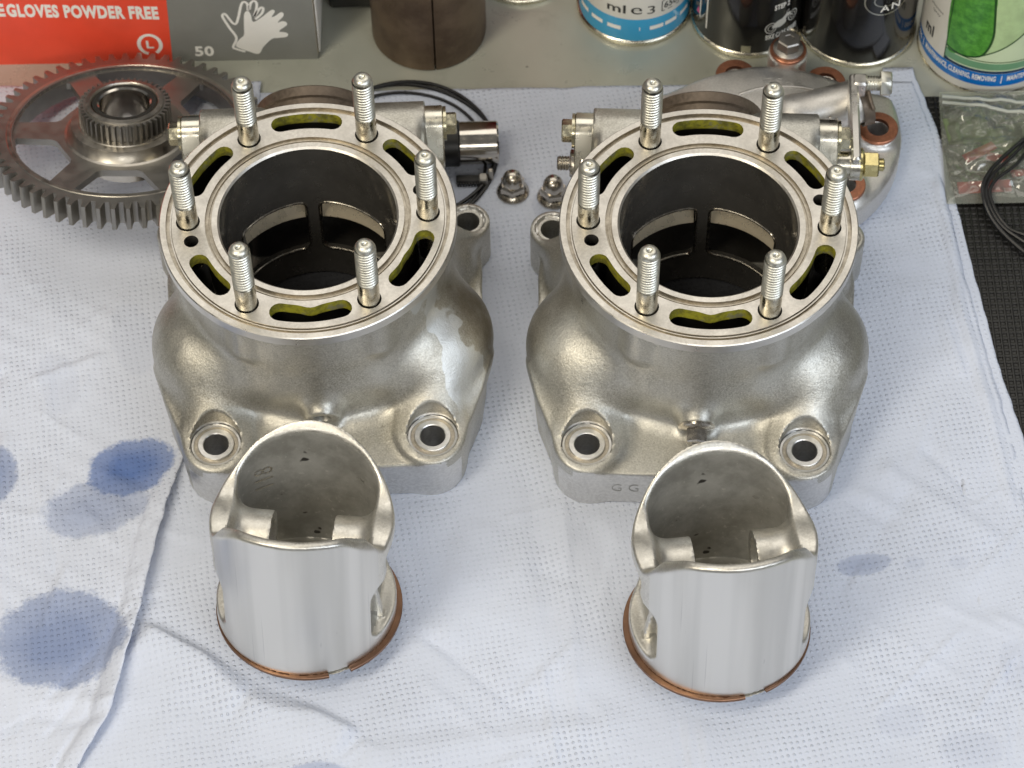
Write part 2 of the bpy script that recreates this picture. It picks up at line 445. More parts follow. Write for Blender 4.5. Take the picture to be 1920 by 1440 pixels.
def plain(name, col, rough=.5, spec=None, var=.08, scale=60, **kw):
    t = NT(name); c = t.mix(t.ramp(t.noise(scale, 4), .3, .7), tuple(x * (1 - var) for x in col), tuple(min(1, x * (1 + var)) for x in col))
    return t.done(c, 0.0, rough, None, **kw)
MAT['rubber'] = plain("black_rubber", (.011, .0105, .010), .36, var=.3, scale=200)
MAT['cord'] = plain("black_cord", (.012, .012, .013), .30, var=.3, scale=300)
MAT['red'] = plain("red_card", (.90, .085, .04), .38, var=.05)
MAT['grey_card'] = plain("grey_card", (.235, .235, .215), .42, var=.05)
MAT['card_edge'] = plain("raw_card_edge", (.62, .52, .36), .8)
MAT['white_ink'] = plain("white_ink", (.93, .90, .84), .5, var=.03)
MAT['black_ink'] = plain("black_ink", (.02, .02, .02), .4)
MAT['can_black'] = plain("black_can_paint", (.008, .007, .007), .16, var=.2, Coat_Weight=.6)
MAT['can_white'] = plain("white_can_paint", (.70, .68, .62), .25, var=.03)
MAT['can_cyan'] = plain("cyan_can_paint", (.045, .37, .66), .22, var=.04)
MAT['can_blue'] = plain("blue_can_paint", (.008, .17, .55), .22, var=.04)
MAT['can_navy'] = plain("navy_can_paint", (.010, .035, .09), .22, var=.04)
MAT['can_red'] = plain("dark_red_can_paint", (.24, .02, .02), .25, var=.1)
MAT['pink'] = plain("pink_ink", (.85, .12, .30), .3)
MAT['rim'] = metal("tinplate_rim", (.74, .70, .58), .25, (.55, .50, .38), 80, 0, amt=.5)
MAT['leaf_pale'] = plain("pale_green_print", (.47, .62, .32), .28, var=.12, scale=120)
MAT['leaf_band'] = plain("grey_green_print", (.16, .34, .19), .28, var=.06)
MAT['leaf_dark'] = plain("dark_green_print", (.012, .07, .012), .28)
MAT['leaf_cream'] = plain("cream_green_print", (.62, .72, .48), .28, var=.04)
def leafmat():
    t = NT("leaf_print"); a = t.noise(240, 5, .7); c = t.mix(t.ramp(a, .3, .7), (.035, .19, .02), (.12, .40, .05)); return t.done(c, 0, .28)
MAT['leaf'] = leafmat()

def rusty():
    t = NT("brown_knurled_steel"); X, Y, Z = t.xyz()
    a = t.noise(55, 5, .65); b = t.noise(600, 3, .6)
    c = t.mix(t.ramp(a, .35, .7), (.155, .108, .070), (.085, .056, .036))
    c = t.mix(t.ramp(b, .66, .8, 0, .5), c, (.34, .27, .19))
    return t.done(c, .45, .46, t.bump(b, 5e-5, .5))
MAT['rusty'] = rusty()

def bench():
    t = NT("painted_steel_bench")
    a = t.noise(9, 5, .6); b = t.noise(60, 5, .65); d = t.noise(170, 2)
    c = t.mix(t.ramp(a, .3, .7), (.43, .44, .375), (.53, .535, .46))
    c = t.mix(t.ramp(b, .55, .8, 0, .35), c, (.16, .155, .115))
    c = t.mix(t.ramp(d, .74, .80, 0, .8), c, (.06, .055, .045))
    return t.done(c, .25, t.ramp(b, .3, .7, .26, .42), t.bump(b, 3e-5, .4))
MAT['bench'] = bench()

STAINS_AND_BORE_SHADE = [  # x, y, rx, ry, angle, strength, darkness  (mm)
    (-147, -35, 18, 13, .35, 1.0, 1), (-159, -53, 21, 13, .3, .62, 0), (-168.5, -110, 25, 21, .15, .95, 0), (-203, -38, 13, 14, 0, .9, 0),
    (131, -84, 11, 4.6, .12, .50, 0), (-73, -171, 15, 9, .1, .6, 0), (150, -84, 4, 3, 0, .14, 0), (167, -84, 4, 3, 0, .12, 0),
    (139, -150, 9, 7, .2, .10, 0), (163, -162, 12, 8, 0, .12, 0), (184, -128, 7, 11, 0, .10, 0), (99, -62, 14, 6, .6, .22, 0), (112, 44, 6, 12, .2, .18, 0),
    (-178, 5, 8, 16, .3, .10, 0), (-150, 25, 9, 18, .2, .10, 0), (-35, 103, 6, 5, 0, .2, 0), (15, 88, 5, 9, .2, .2, 0), (88, -52, 9, 6, .4, .2, 0), (30, 95, 5, 5, .2, .15, 0),
    (-74.9, 23.9, 44, 44, 0, 1.0, 2), (74.6, 17.3, 44, 44, 0, 1.0, 2), (-74.9, 23.9, 42, 42, 0, 1.0, 2), (74.6, 17.3, 42, 42, 0, 1.0, 2)]  # near-black discs: the shade at the foot of each bore, painted on the towel
def paper(name, tint=(.59, .635, .75), stains_and_shade=STAINS_AND_BORE_SHADE):
    t = NT(name); X, Y, Z = t.xyz()
    cx = t.n.new("ShaderNodeCombineXYZ"); t.lk(X, cx.inputs[0]); t.lk(Y, cx.inputs[1]); P = cx.outputs[0]
    soft = t.noise(14, 4, .55, P); fib = t.noise(900, 4, .7, P); warp = t.n.new("ShaderNodeTexNoise"); t.lk(P, warp.inputs["Vector"]); warp.inputs["Scale"].default_value = 28
    va = t.n.new("ShaderNodeVectorMath"); va.operation = 'MULTIPLY_ADD'
    t.lk(warp.outputs["Color"], va.inputs[0]); va.inputs[1].default_value = (.004, .004, 0); t.lk(P, va.inputs[2])
    W = va.outputs[0]
    # embossed dots in a slanted grid, about 2.3 mm apart
    mp = t.n.new("ShaderNodeMapping"); t.lk(W, mp.inputs[0]); mp.inputs["Rotation"].default_value = (0, 0, .62); mp.inputs["Scale"].default_value = (1, 1, 1)
    sp = t.n.new("ShaderNodeSeparateXYZ"); t.lk(mp.outputs[0], sp.inputs[0])
    k = 2 * PI / .0033
    sx = t.math('SINE', t.math('MULTIPLY', sp.outputs[0], k)); sy = t.math('SINE', t.math('MULTIPLY', sp.outputs[1], k))
    dots = t.ramp(t.math('MULTIPLY', sx, sy), .35, .92)
    patchy = t.math('MULTIPLY', t.ramp(t.noise(24, 3, .6, P), .34, .68, .22, 1.0), t.ramp(t.noise(330, 2, .6, P), .25, .6, .35, 1.0))
    h = t.math('MULTIPLY', dots, patchy)
    c = t.mix(t.ramp(soft, .3, .7), tint, tuple(min(1, x * 1.07) for x in tint))
    c = t.mix(t.ramp(fib, .35, .7, 0, .25), c, (.68, .72, .82))
    c = t.mix(t.math('MULTIPLY', h, .18), c, (.40, .46, .63))  # shade of the dots put into the colour, besides the bump
    edge = t.noise(120, 4, .65, P); e2 = t.noise(700, 2, .6, P)
    for (x, y, rx, ry, an, s, dk) in stains_and_shade:
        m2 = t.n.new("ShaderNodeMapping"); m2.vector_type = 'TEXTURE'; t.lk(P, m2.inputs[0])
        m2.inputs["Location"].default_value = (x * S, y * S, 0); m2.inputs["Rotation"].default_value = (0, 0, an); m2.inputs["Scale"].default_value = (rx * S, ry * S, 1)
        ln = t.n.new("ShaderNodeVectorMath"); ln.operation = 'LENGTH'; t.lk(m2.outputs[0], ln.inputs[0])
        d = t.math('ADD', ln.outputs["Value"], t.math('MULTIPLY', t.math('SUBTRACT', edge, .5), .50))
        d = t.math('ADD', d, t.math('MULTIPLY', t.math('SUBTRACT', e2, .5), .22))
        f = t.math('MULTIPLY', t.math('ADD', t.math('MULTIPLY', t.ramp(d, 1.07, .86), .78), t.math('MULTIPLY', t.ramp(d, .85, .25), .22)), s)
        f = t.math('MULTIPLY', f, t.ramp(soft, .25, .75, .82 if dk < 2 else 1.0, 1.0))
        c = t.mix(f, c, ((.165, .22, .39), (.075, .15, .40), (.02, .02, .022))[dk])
    sp2 = t.noise(230, 1, .5, P); c = t.mix(t.ramp(sp2, .80, .83, 0, .8), c, (.12, .12, .14))
    nrm = t.bump(h, 4.0e-4, 1.0); nrm = t.bump(fib, 1.2e-4, .45, nrm); nrm = t.bump(t.noise(160, 4, .6, P), 5e-4, .35, nrm)
    return t.done(c, 0.0, .92, nrm, Specular_IOR_Level=.15)
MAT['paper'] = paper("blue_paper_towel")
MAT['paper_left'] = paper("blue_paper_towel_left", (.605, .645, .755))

def film():
    m = bpy.data.materials.new("clear_bag_film"); m.use_nodes = True; nt = m.node_tree; n = nt.nodes; n.clear()
    o = n.new("ShaderNodeOutputMaterial"); mx = n.new("ShaderNodeMixShader"); tr = n.new("ShaderNodeBsdfTransparent"); mx2 = n.new("ShaderNodeMixShader")
    gl = n.new("ShaderNodeBsdfGlossy"); gl.inputs["Roughness"].default_value = .07; df = n.new("ShaderNodeBsdfDiffuse"); df.inputs[0].default_value = (.62, .64, .56, 1)
    tr.inputs[0].default_value = (.96, .97, .93, 1)
    fr = n.new("ShaderNodeFresnel"); fr.inputs[0].default_value = 1.5
    ad = n.new("ShaderNodeMath"); ad.operation = 'MULTIPLY_ADD'; ad.inputs[1].default_value = 1.3; ad.inputs[2].default_value = .05
    nt.links.new(fr.outputs[0], ad.inputs[0])
    mx2.inputs[0].default_value = .2; nt.links.new(tr.outputs[0], mx2.inputs[1]); nt.links.new(df.outputs[0], mx2.inputs[2])
    nt.links.new(ad.outputs[0], mx.inputs[0]); nt.links.new(mx2.outputs[0], mx.inputs[1]); nt.links.new(gl.outputs[0], mx.inputs[2]); nt.links.new(mx.outputs[0], o.inputs[0])
    return m
MAT['film'] = film()
def seal():
    m = film(); m.name = "bag_seal_film"
    for x in m.node_tree.nodes:
        if x.type == 'MIX_SHADER' and not x.inputs[0].links: x.inputs[0].default_value = .7
        if x.type == 'BSDF_DIFFUSE': x.inputs[0].default_value = (.72, .74, .66, 1)
    return m
MAT['seal'] = seal()
MAT['red_plastic'] = plain("red_plastic", (.42, .06, .05), .35)
MAT['green_paper'] = plain("olive_print", (.16, .20, .10), .5, var=.3)

# ------------------------------------------------------------------ tagging
def tag(o, label=None, cat=None, group=None, kind=None):
    if label: o['label'] = label
    if cat: o['category'] = cat
    if group: o['group'] = group
    if kind: o['kind'] = kind
    return o
def thing(name, label, cat, loc=(0, 0, 0), rz=0.0, group=None):
    o = bpy.data.objects.new(name, None); COL.objects.link(o); o.empty_display_size = .01
    o.location = [c * S for c in loc]; o.rotation_euler = (0, 0, rz)
    return tag(o, label, cat, group)
def dup(o, parent=None):
    c = o.copy(); COL.objects.link(c); c.parent = parent
    for ch in list(o.children): dup(ch, c)
    return c

def text_shape(body, size, bold=0.0, sx=1.0):
    """flat letters of the built-in font: 2-D points and faces, left end of the baseline at 0,0"""
    cu = bpy.data.curves.new("letters", 'FONT'); cu.body = body; cu.size = size; cu.offset = bold * size; cu.space_character = 1.0 + max(0, bold) * 2.2; cu.resolution_u = 3; cu.fill_mode = 'FRONT'
    o = bpy.data.objects.new("letters", cu); COL.objects.link(o)
    dg = bpy.context.evaluated_depsgraph_get(); dg.update()
    me = o.evaluated_get(dg).to_mesh()
    v = np.array([(p.co.x * sx, p.co.y) for p in me.vertices]).reshape(-1, 2); f = [tuple(p.vertices) for p in me.polygons]
    o.evaluated_get(dg).to_mesh_clear(); bpy.data.objects.remove(o); bpy.data.curves.remove(cu)
    return v, f
def printed(name, shapes, fn, material, parent):
    """flat print: list of (points, faces) laid on a surface by fn(u, v)"""
    mb = MB()
    for v, f in shapes: mb.add([fn(u, w) for u, w in v], f)
    return mb.build(name, material, parent, smooth=False, recalc=False)
def poly_shape(P, step=None):
    ex = None
    if step:
        A = np.array(P); g = np.mgrid[A[:, 0].min():A[:, 0].max():step, A[:, 1].min():A[:, 1].max():step]; ex = g.reshape(2, -1).T
    V, T, L = plate2d(P, (), ex); return np.array(V), T
def stroke_shape(P, w):
    P = np.array(P, float); T = np.gradient(P, axis=0); T /= np.linalg.norm(T, axis=1)[:, None] + 1e-9
    N = np.stack([-T[:, 1], T[:, 0]], 1); v = np.concatenate([P + N * w / 2, P - N * w / 2]); n = len(P)
    return v, [(i, n + i, n + i + 1, i + 1) for i in range(n - 1)]
def arc_pts(cx, cy, rx, ry, a0, a1, n=30):
    return [(cx + rx * math.cos(math.radians(a0 + (a1 - a0) * i / n)), cy + ry * math.sin(math.radians(a0 + (a1 - a0) * i / n))) for i in range(n + 1)]
def smooth_pts(P, k=6, closed=True):
    P = np.array(P, float); n = len(P); out = []
    for i in range(n if closed else n - 1):
        p0, p1, p2, p3 = (P[(i + d) % n] if closed else P[min(max(i + d, 0), n - 1)] for d in (-1, 0, 1, 2))
        for j in range(k):
            t = j / k; out.append(.5 * ((2 * p1) + (-p0 + p2) * t + (2 * p0 - 5 * p1 + 4 * p2 - p3) * t * t + (-p0 + 3 * p1 - 3 * p2 + p3) * t ** 3))
    if not closed: out.append(P[-1])
    return [tuple(p) for p in out]

# ================================================================== SETTING
TABLE = -2.0
mb = MB(); mb.box((0, 150, TABLE - 20), (700, 560, 20), bev=2.0)
tag(mb.build("workbench_top", MAT['bench']), kind='structure')

# ---- paper towels
CYL = ((-74.895, 23.87, .0269), (74.604, 17.335, -.0585))
PIS = ((-77.2, -102.0, .029, .15), (74.7, -113.9, .001, .15))
flat_spots = [(CYL[0][0], CYL[0][1] - 12, 74), (CYL[1][0], CYL[1][1] - 12, 74), (PIS[0][0], PIS[0][1] , 31), (PIS[1][0], PIS[1][1], 31), (-155, 105, 52), (-43, 116, 42), (10, 95, 18), (109, 116, 54)]
def vnoise(x, y, s, seed):
    r = np.random.default_rng(seed); out = 0
    for _ in range(5):
        a = r.uniform(0, 2 * PI); k = 2 * PI / (s * r.uniform(.7, 1.5)); out = out + np.sin((x * math.cos(a) + y * math.sin(a)) * k + r.uniform(0, 6.28))
    return out / 5
def seg(x, y, a, b):
    ax, ay = a; bx, by = b; dx, dy = bx - ax, by - ay; L = math.hypot(dx, dy)
    t = np.clip(((x - ax) * dx + (y - ay) * dy) / L ** 2, 0, 1); px, py = x - ax - t * dx, y - ay - t * dy
    return np.hypot(px, py), (dx * (y - ay) - dy * (x - ax)) / L, t
def free(x, y):
    w = np.ones_like(x)
    for cx, cy, r in flat_spots: w = np.minimum(w, np.clip((np.hypot(x - cx, y - cy) - r) / 26, 0, 1))
    return w * w * (3 - 2 * w)
def ridge(x, y, a, b, w0, w1, h):
    """a fold with a steep side (left of a to b) and a gentle side"""
    d, s, t = seg(x, y, a, b); w = np.where(s > 0, w0, w1)
    return h * np.exp(-(d / w) ** 2) * np.clip(np.minimum(t, 1 - t) * 8 + .25, 0, 1)
def random_creases(seed, n, box, h0, h1):
    r = np.random.default_rng(seed); out = []
    while len(out) < n:
        x, y = r.uniform(box[0], box[1]), r.uniform(box[2], box[3]); a = r.uniform(0, PI); L = r.uniform(14, 60)
        if all(math.hypot(x - cx, y - cy) > rr + 12 for cx, cy, rr in flat_spots):
            w = r.uniform(.5, 1.6); out.append(((x, y), (x + L * math.cos(a), y + L * math.sin(a)), w, w * r.uniform(1.2, 4), r.uniform(h0, h1) * r.choice((-1, 1, 1))))
    return out
CREASES = random_creases(5, 70, (-200, 200, -180, 150), .3, 1.1)
CREASES_LEFT = random_creases(9, 46, (-225, -130, -170, 140), .3, 1.15)
def towel_z(x, y):
    w = free(x, y)
    z = w * (.75 * vnoise(x, y, 85, 3) + .55 * vnoise(x, y, 33, 5) + .24 * vnoise(x, y, 12, 8))
    for P, q, w0, w1, h in (((-139, -105), (-95, -131), 1.8, 13, 5.0), ((-97, -130), (-58, -152), 2.0, 14, 3.6), ((19, -30), (20, -90), 2.0, 2.6, .9), ((20, -85), (22, -168), 2.4, 2.0, .7), ((26, -60), (46, -100), 7, 6, -1.1), ((58, -141), (60, -172), 1.0, 1.3, -.7), ((61, -141), (63, -172), 1.0, 1.3, .6), ((131, -128), (186, -160), .8, 1.2, .35), ((95, -45), (150, -40), 5, 5, .7), ((177, 100), (181, 40), 1.4, 1.8, 1.6), ((179, 45), (186, -15), 1.2, 2.0, 1.9), ((186, -10), (190, -60), 1.6, 2.2, 1.3), ((172, 30), (178, 0), 2, 2.6, 1.0), ((120, 60), (165, 40), 5, 6, .6), ((-10, -60), (-30, -115), 9, 9, 1.3), ((5, -40), (14, -110), 5, 4, -1.0), ((-60, -160), (40, -150), 5, 9, 1.2), ((40, -95), (34, -20), 3, 5, .9), ((140, -40), (185, -75), 3, 6, 1.0), *CREASES):
        z = z + ridge(x, y, P, q, w0, w1, h) * np.clip(w * 3, 0, 1)
    return z - .25
def sheet(name, zf, lx, rx, y0, y1, step, material, thick=.28, jag=.5):
    ny = int((y1 - y0) / step); ys = np.linspace(y0, y1, ny + 1)
    l = np.array([lx(y) for y in ys]); r = np.array([rx(y) for y in ys])
    r = r + jag * vnoise(ys, ys * 0, 9, 21); l = l + jag * vnoise(ys, ys * 0, 11, 22)
    nx = int((r - l).max() / step); u = np.linspace(0, 1, nx + 1)
    X = l[:, None] + (r - l)[:, None] * u[None]; Y = np.repeat(ys[:, None], nx + 1, 1)
    Y = Y + .4 * vnoise(X, X * 0, 15, 31) * (np.abs(Y - y1) < 1)
    Z = zf(X, Y, u[None] * (r - l)[:, None], (1 - u[None]) * (r - l)[:, None])
    V = np.stack([X, Y, Z], -1).reshape(-1, 3); i = np.arange(ny * (nx + 1)).reshape(ny, nx + 1)[:, :-1].ravel()
    Q = np.stack([i, i + 1, i + nx + 2, i + nx + 1], 1)
    me = mesh_np(name, V, Q, [material], sharp=80); o = link(name, me)
    md = o.modifiers.new("ply", 'SOLIDIFY'); md.thickness = thick * S; md.offset = -1
    return o
def pl(pts):
    a = np.array(sorted(pts)); return lambda y: float(np.interp(y, a[:, 0], a[:, 1]))
right_edge = pl([(-330, 215), (-180, 200), (-60, 195), (-33, 193.5), (7, 188.5), (49, 183.5), (90, 180), (121, 178), (161, 170.5)])
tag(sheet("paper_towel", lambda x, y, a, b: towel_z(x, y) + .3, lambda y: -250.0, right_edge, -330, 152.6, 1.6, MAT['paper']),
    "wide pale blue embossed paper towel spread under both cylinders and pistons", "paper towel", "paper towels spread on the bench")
under_edge = pl([(-330, 222), (-180, 206), (-60, 201), (-33, 198.5), (7, 192), (49, 187.5), (90, 183.5), (121, 181), (158, 173)])
tag(sheet("paper_towel", lambda x, y, a, b: -.30 + .12 * vnoise(x, y, 20, 44), lambda y: 172.0 if y < 90 else 160.0, under_edge, -330, 160.5, 2.4, MAT['paper']),
    "lower paper towel ply peeping out along the right edge beside the black mat", "paper towel", "paper towels spread on the bench")
# the left sheet lies on top, its free edge lifted, with oil spots
le = pl([(-330, -250), (-185, -166), (-163, -158), (-141.5, -147), (-124, -144), (-104, -140), (-67, -134.5), (-28.7, -126.5), (0, -120), (40, -113), (150, -104), (160, -104)])
def left_z(x, y, a, b):
    w = free(x, y)
    lift = 5.0 * np.exp(-(b / 8.0) ** 2) * np.clip((-26 - y) / 24, 0, 1) * np.clip((y + 172) / 25, 0, 1) - 1.2 * np.exp(-((b - 8.5) / 1.6) ** 2) * np.clip((-30 - y) / 20, 0, 1)
    sag = .55 * vnoise(x, y, 60, 13) + .36 * np.sin((x * .55 + y * .84) * .62 + 1.5 * vnoise(x, y, 50, 61)) * np.clip(.4 + vnoise(x, y, 45, 62), 0, 1) + .22 * vnoise(x, y, 10, 18)
    cre = 0
    for P, q, w0, w1, h in (((-136, 72), (-141, 20), .9, 1.8, 1.1), ((-141, 20), (-143, 6), 1.0, 1.6, 1.0), ((-142, -10), (-136, -42), .9, 1.6, .9), ((-152, 60), (-172, -10), 2.5, 3, .7), ((-172, -10), (-182, -60), 2.5, 4, .5), ((-137, -45), (-146, -90), 1.3, 2.4, 1.0), *CREASES_LEFT):
        cre = cre + ridge(x, y, P, q, w0, w1, h)
    m = towel_z(x, y)
    return np.maximum(m, m * .4 + .1) + .62 + (lift + (sag * .9 + cre) * np.clip(w * 1.5, 0, 1)) 
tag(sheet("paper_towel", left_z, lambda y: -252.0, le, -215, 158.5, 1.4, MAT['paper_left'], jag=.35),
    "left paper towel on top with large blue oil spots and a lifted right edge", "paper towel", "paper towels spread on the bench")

# ---- rubber mat
rm = thing("rubber_mat", "black ribbed rubber mat beside the paper towel's right edge", "rubber mat", (168, 0, TABLE))
mb = MB(); mb.box((38, 5, .25), (38, 140, .25)); mb.build("base_sheet", MAT['rubber'], rm, smooth=False)
mb = MB(); mb2 = MB()
for i in range(27): mb.box((1.2 + i * 2.85, 5, .65), (.62, 139.5, .5), bev=.28)
for j in range(97): mb2.box((38, -131.5 + j * 2.85, .6), (37.6, .75, .45), bev=.28)
tag(mb.build("lengthwise_ribs", MAT['rubber'], rm, sharp=60), kind='stuff')
tag(mb2.build("crosswise_ribs", MAT['rubber'], rm, sharp=60), kind='stuff')

# ================================================================== ENGINE CYLINDERS
H = 79.58; RS = 44.877
_B = [(39, -63), (45.5, -50.5), (49.5, -40), (51.3, -28), (51.9, -17), (51.8, -6), (51.4, 5), (50.8, 18), (50, 38)]
BASE = _B + [(-a, b) for a, b in _B[::-1]]
PD = np.array([0, -.93, -.36]); PD /= np.linalg.norm(PD); P0 = np.array([0, -57.0, 29.5])
def f_cast(x, y, z):
    ax = np.abs(x); r = np.hypot(x, y)
    b2 = poly2(x, y, BASE) - 11
    front = np.clip((-18 - y) / 12, 0, 1)
    ztop = 12.5 + front * (np.minimum(7.6 + .13 * (y + 74), 12))
    d = smax(b2, z - ztop, 1.2); d = smax(d, -z, 1.4)
    lug = smax(np.hypot(ax - 41, y + 62.0) - 12.2, z - 22, 1.6)
    lug = smax(lug, -z, 1.4)
    d = smin(d, lug, 3.5)
    rl = smax(np.hypot(ax - 57.5, y - 40) - 8.8, z - 22, 1.2); rl = np.maximum(smin(rl, smax(cap3(ax, y, z * .0, (45, 30, 0), (57.5, 40, 0), 7.5), z - 20, 1.5), 3), -z)
    d = smin(d, rl, 3)
    bar = smax(r - 51.8 - np.clip((30 - z) * .05, 0, 2), z - 75, 1)
    d = smin(d, bar, 9)
    sh = ell(ax, y, z, (38.5, -19, 26), (27.3, 27.5, 25.5))
    sh = smin(sh, cap3(ax, y, z, (45, -30, 28), (38.5, -57, 13.5), 13.0), 9)
    d = smin(d, sh, 7.5)
    d = smin(d, cap3(ax, y, z, (0, -39.5, 37), (34, -31, 33), 13.5), 7)            # belly across the front
    d = smin(d, cap3(ax, y, z, (28, 10, 38), (44, 24, 18), 15), 10)           # rear transfer bulge
    a = np.arctan2(y, x); k = np.round(a / (PI / 3)) * (PI / 3)
    bx, by = 47.6 * np.cos(k), 47.6 * np.sin(k)
    sb = np.maximum(np.hypot(x - bx, y - by) - 6.4, 57 - z); sb = smax(smin(sb, np.sqrt((x - bx) ** 2 + (y - by) ** 2 + (z - 58) ** 2) - 6.4, .5), z - 75, .5)
    d = smin(d, sb, 3.0)
    # plug boss
    o = P0; q = (x - o[0]) * PD[0] + (y - o[1]) * PD[1] + (z - o[2]) * PD[2]
    rr = np.sqrt(np.maximum((x - o[0]) ** 2 + (y - o[1]) ** 2 + (z - o[2]) ** 2 - q * q, 0))
    boss = smax(rr - 6.3 + np.clip(q, -20, 0) * .12, q, .8); boss = np.maximum(boss, -q - 22)
    d = smin(d, boss, 4.5)
    # exhaust side and power valve housing
    ex = rbox(x, y, z, (0, 42, 30), (34, 26, 27), 9); d = smin(d, ex, 7)
    hs = cap3(ax, y, z, (0, 66, 51.5), (43.6, 66, 51.5), 9.2); hs = np.maximum(hs, ax - 44.2)
    hs2 = rbox(x, y, z, (0, 52, 50), (43.5, 16, 10.2), 4); d = smin(d, smin(hs, hs2, 3), 3.5)
    st = (y - 60) * .96 + (z - 44.5) * .28; sr = np.sqrt(np.maximum(x ** 2 + (y - 60) ** 2 + (z - 44.5) ** 2 - st ** 2, 0))
    d = smin(d, np.maximum(np.maximum(sr - 21, -st - 14), st - 10.5), 3)
    # seats and holes
    seat = np.maximum(np.hypot(ax - 41, y + 62) - 9.6, 21.2 - z); d = smax(d, -np.maximum(seat, z - 46), .7)
    d = np.maximum(d, -np.maximum(np.hypot(ax - 57.5, y - 40) - 6.9, 21.0 - z))
    d = np.maximum(d, -(np.hypot(ax - 41, y + 62) - 6.2)); d = np.maximum(d, -(np.hypot(ax - 57.5, y - 40) - 5.8))
    d = np.maximum(d, -(r - 34.9))
    d = np.maximum(d, -np.maximum(np.maximum(39.6 - r, r - 50.2), 50 - z))
    d = np.maximum(d, -rbox(x, y, z, (0, 60, 31), (29.5, 40, 16), 4))
    d = np.maximum(d, -np.maximum(rr - 3.1, np.abs(q) - 9))
    return d
V, Q = sdf_mesh(f_cast, (-70, -77, -2), (70, 77, 77), .86)
C = V[Q].mean(1); A_, B_, D_ = V[Q[:, 0]], V[Q[:, 1]], V[Q[:, 3]]; N = np.cross(B_ - A_, D_ - A_); N /= np.linalg.norm(N, axis=1)[:, None] + 1e-9
mi = np.zeros(len(Q), int)
rl = np.minimum(np.hypot(np.abs(C[:, 0]) - 41, C[:, 1] + 62), np.hypot(np.abs(C[:, 0]) - 57.5, C[:, 1] - 40) + 2.5)
mi[(rl < 9.8) & (C[:, 2] < 23.5)] = 1                          # spot-faced bolt seats and holes
mi[(C[:, 1] < -73.0) & (N[:, 1] < -.9)] = 1                    # milled front of the base
mi[(C[:, 2] < 17) & (C[:, 1] < -50) & (np.abs(N[:, 2]) < .25) & (np.abs(C[:, 0]) < 51.5)] = 1
LEAN = (2.1, -1.9)
def leaned(i):
    W = V.copy(); t = np.clip((66 - W[:, 2]) / 42, 0, 1); W[:, 0] += LEAN[i] * t * t * (3 - 2 * t); return mesh_np("casting", W, Q, [MAT['cast_streak' if i == 0 else 'cast'], MAT['lug']], mi)
me_cast = (leaned(0), leaned(1))

def deck_mesh(left):
    mb = MB()
    st = [circ(RS * math.cos(k * PI / 3), RS * math.sin(k * PI / 3), 4.5, 24) for k in range(6)]
    L = [slot(46.5, 78.2, 103, 3.65), slot(45.6, 28, 45.5, 3.6), slot(45.2, 135, 160, 3.6), slot(44.6, -154.5, -136, 3.7), slot(44.4, -103.5, -74, 3.9, bump=1.3), slot(44.9, -42, -15.5, 3.8, bump=-.6 if left else .0)]
    holes = st + L; nst = len(st)
    dw = [(44.4, -168)] + ([(43.6, 16.9)] if not left else [(43.6, 14.5)])
    holes += [circ(R * math.cos(math.radians(a)), R * math.sin(math.radians(a)), 2.75, 20) for R, a in dw]
    outer = circ(0, 0, 51, 144); inner = circ(0, 0, 38.6, 120)
    ex = []
    for R in (40.2, 41.5, 44.5, 47.5, 49.8): ex += circ(0, 0, R, 72, R)
    V2, T, loops = plate2d(outer, [inner] + holes, np.array(ex))
    n = len(V2); z1, z0 = H, H - 5.2
    v = [(a, b, z1) for a, b in V2] + [(a, b, z0) for a, b in V2]
    f = list(T) + [tuple(n + i for i in t[::-1]) for t in T]; m = [0] * (2 * len(T))
    for li, Lp in enumerate(loops):
        if li < 2: continue
        mt = 2 if 2 + nst <= li < 2 + nst + len(L) else 3
        for a, b in zip(Lp, Lp[1:] + Lp[:1]): f.append((a, b, n + b, n + a)); m.append(mt)
    mb.add(v, f, m)
    mb.lathe([(51, H - 7), (51, H - 1.6), (51.25, H - 1.6), (51.25, H - .75), (51.75, H - .75), (51.75, H - 1.7), (53.2, H - 1.7), (53.2, H), (55.35, H), (55.72, H - .4), (55.72, H - 4.3), (55.2, H - 5.0), (52.2, H - 6.3), (51.5, H - 7)], 144,
             [1, 1, 1, 0, 1, 1, 1, 0, 4, 4, 4, 4, 4])
    # the wall between the main land and the outer groove
    mb.lathe([(51, H), (51, H - 1.6)], 144, 1)
    mb.lathe([(38.6, H - 7), (38.6, H)], 120, 1)
    mb.lathe([(38.6, H - 1.3), (37.7, H - 1.3), (37.7, H - .8), (37.25, H - .8), (37.25, H - 1.5), (36.1, H - 1.5), (36.1, H), (34.0, H), (33.25, H - .7), (33.25, H - 2)], 120, [1, 1, 1, 1, 1, 1, 0, 0, 5])
    return mb
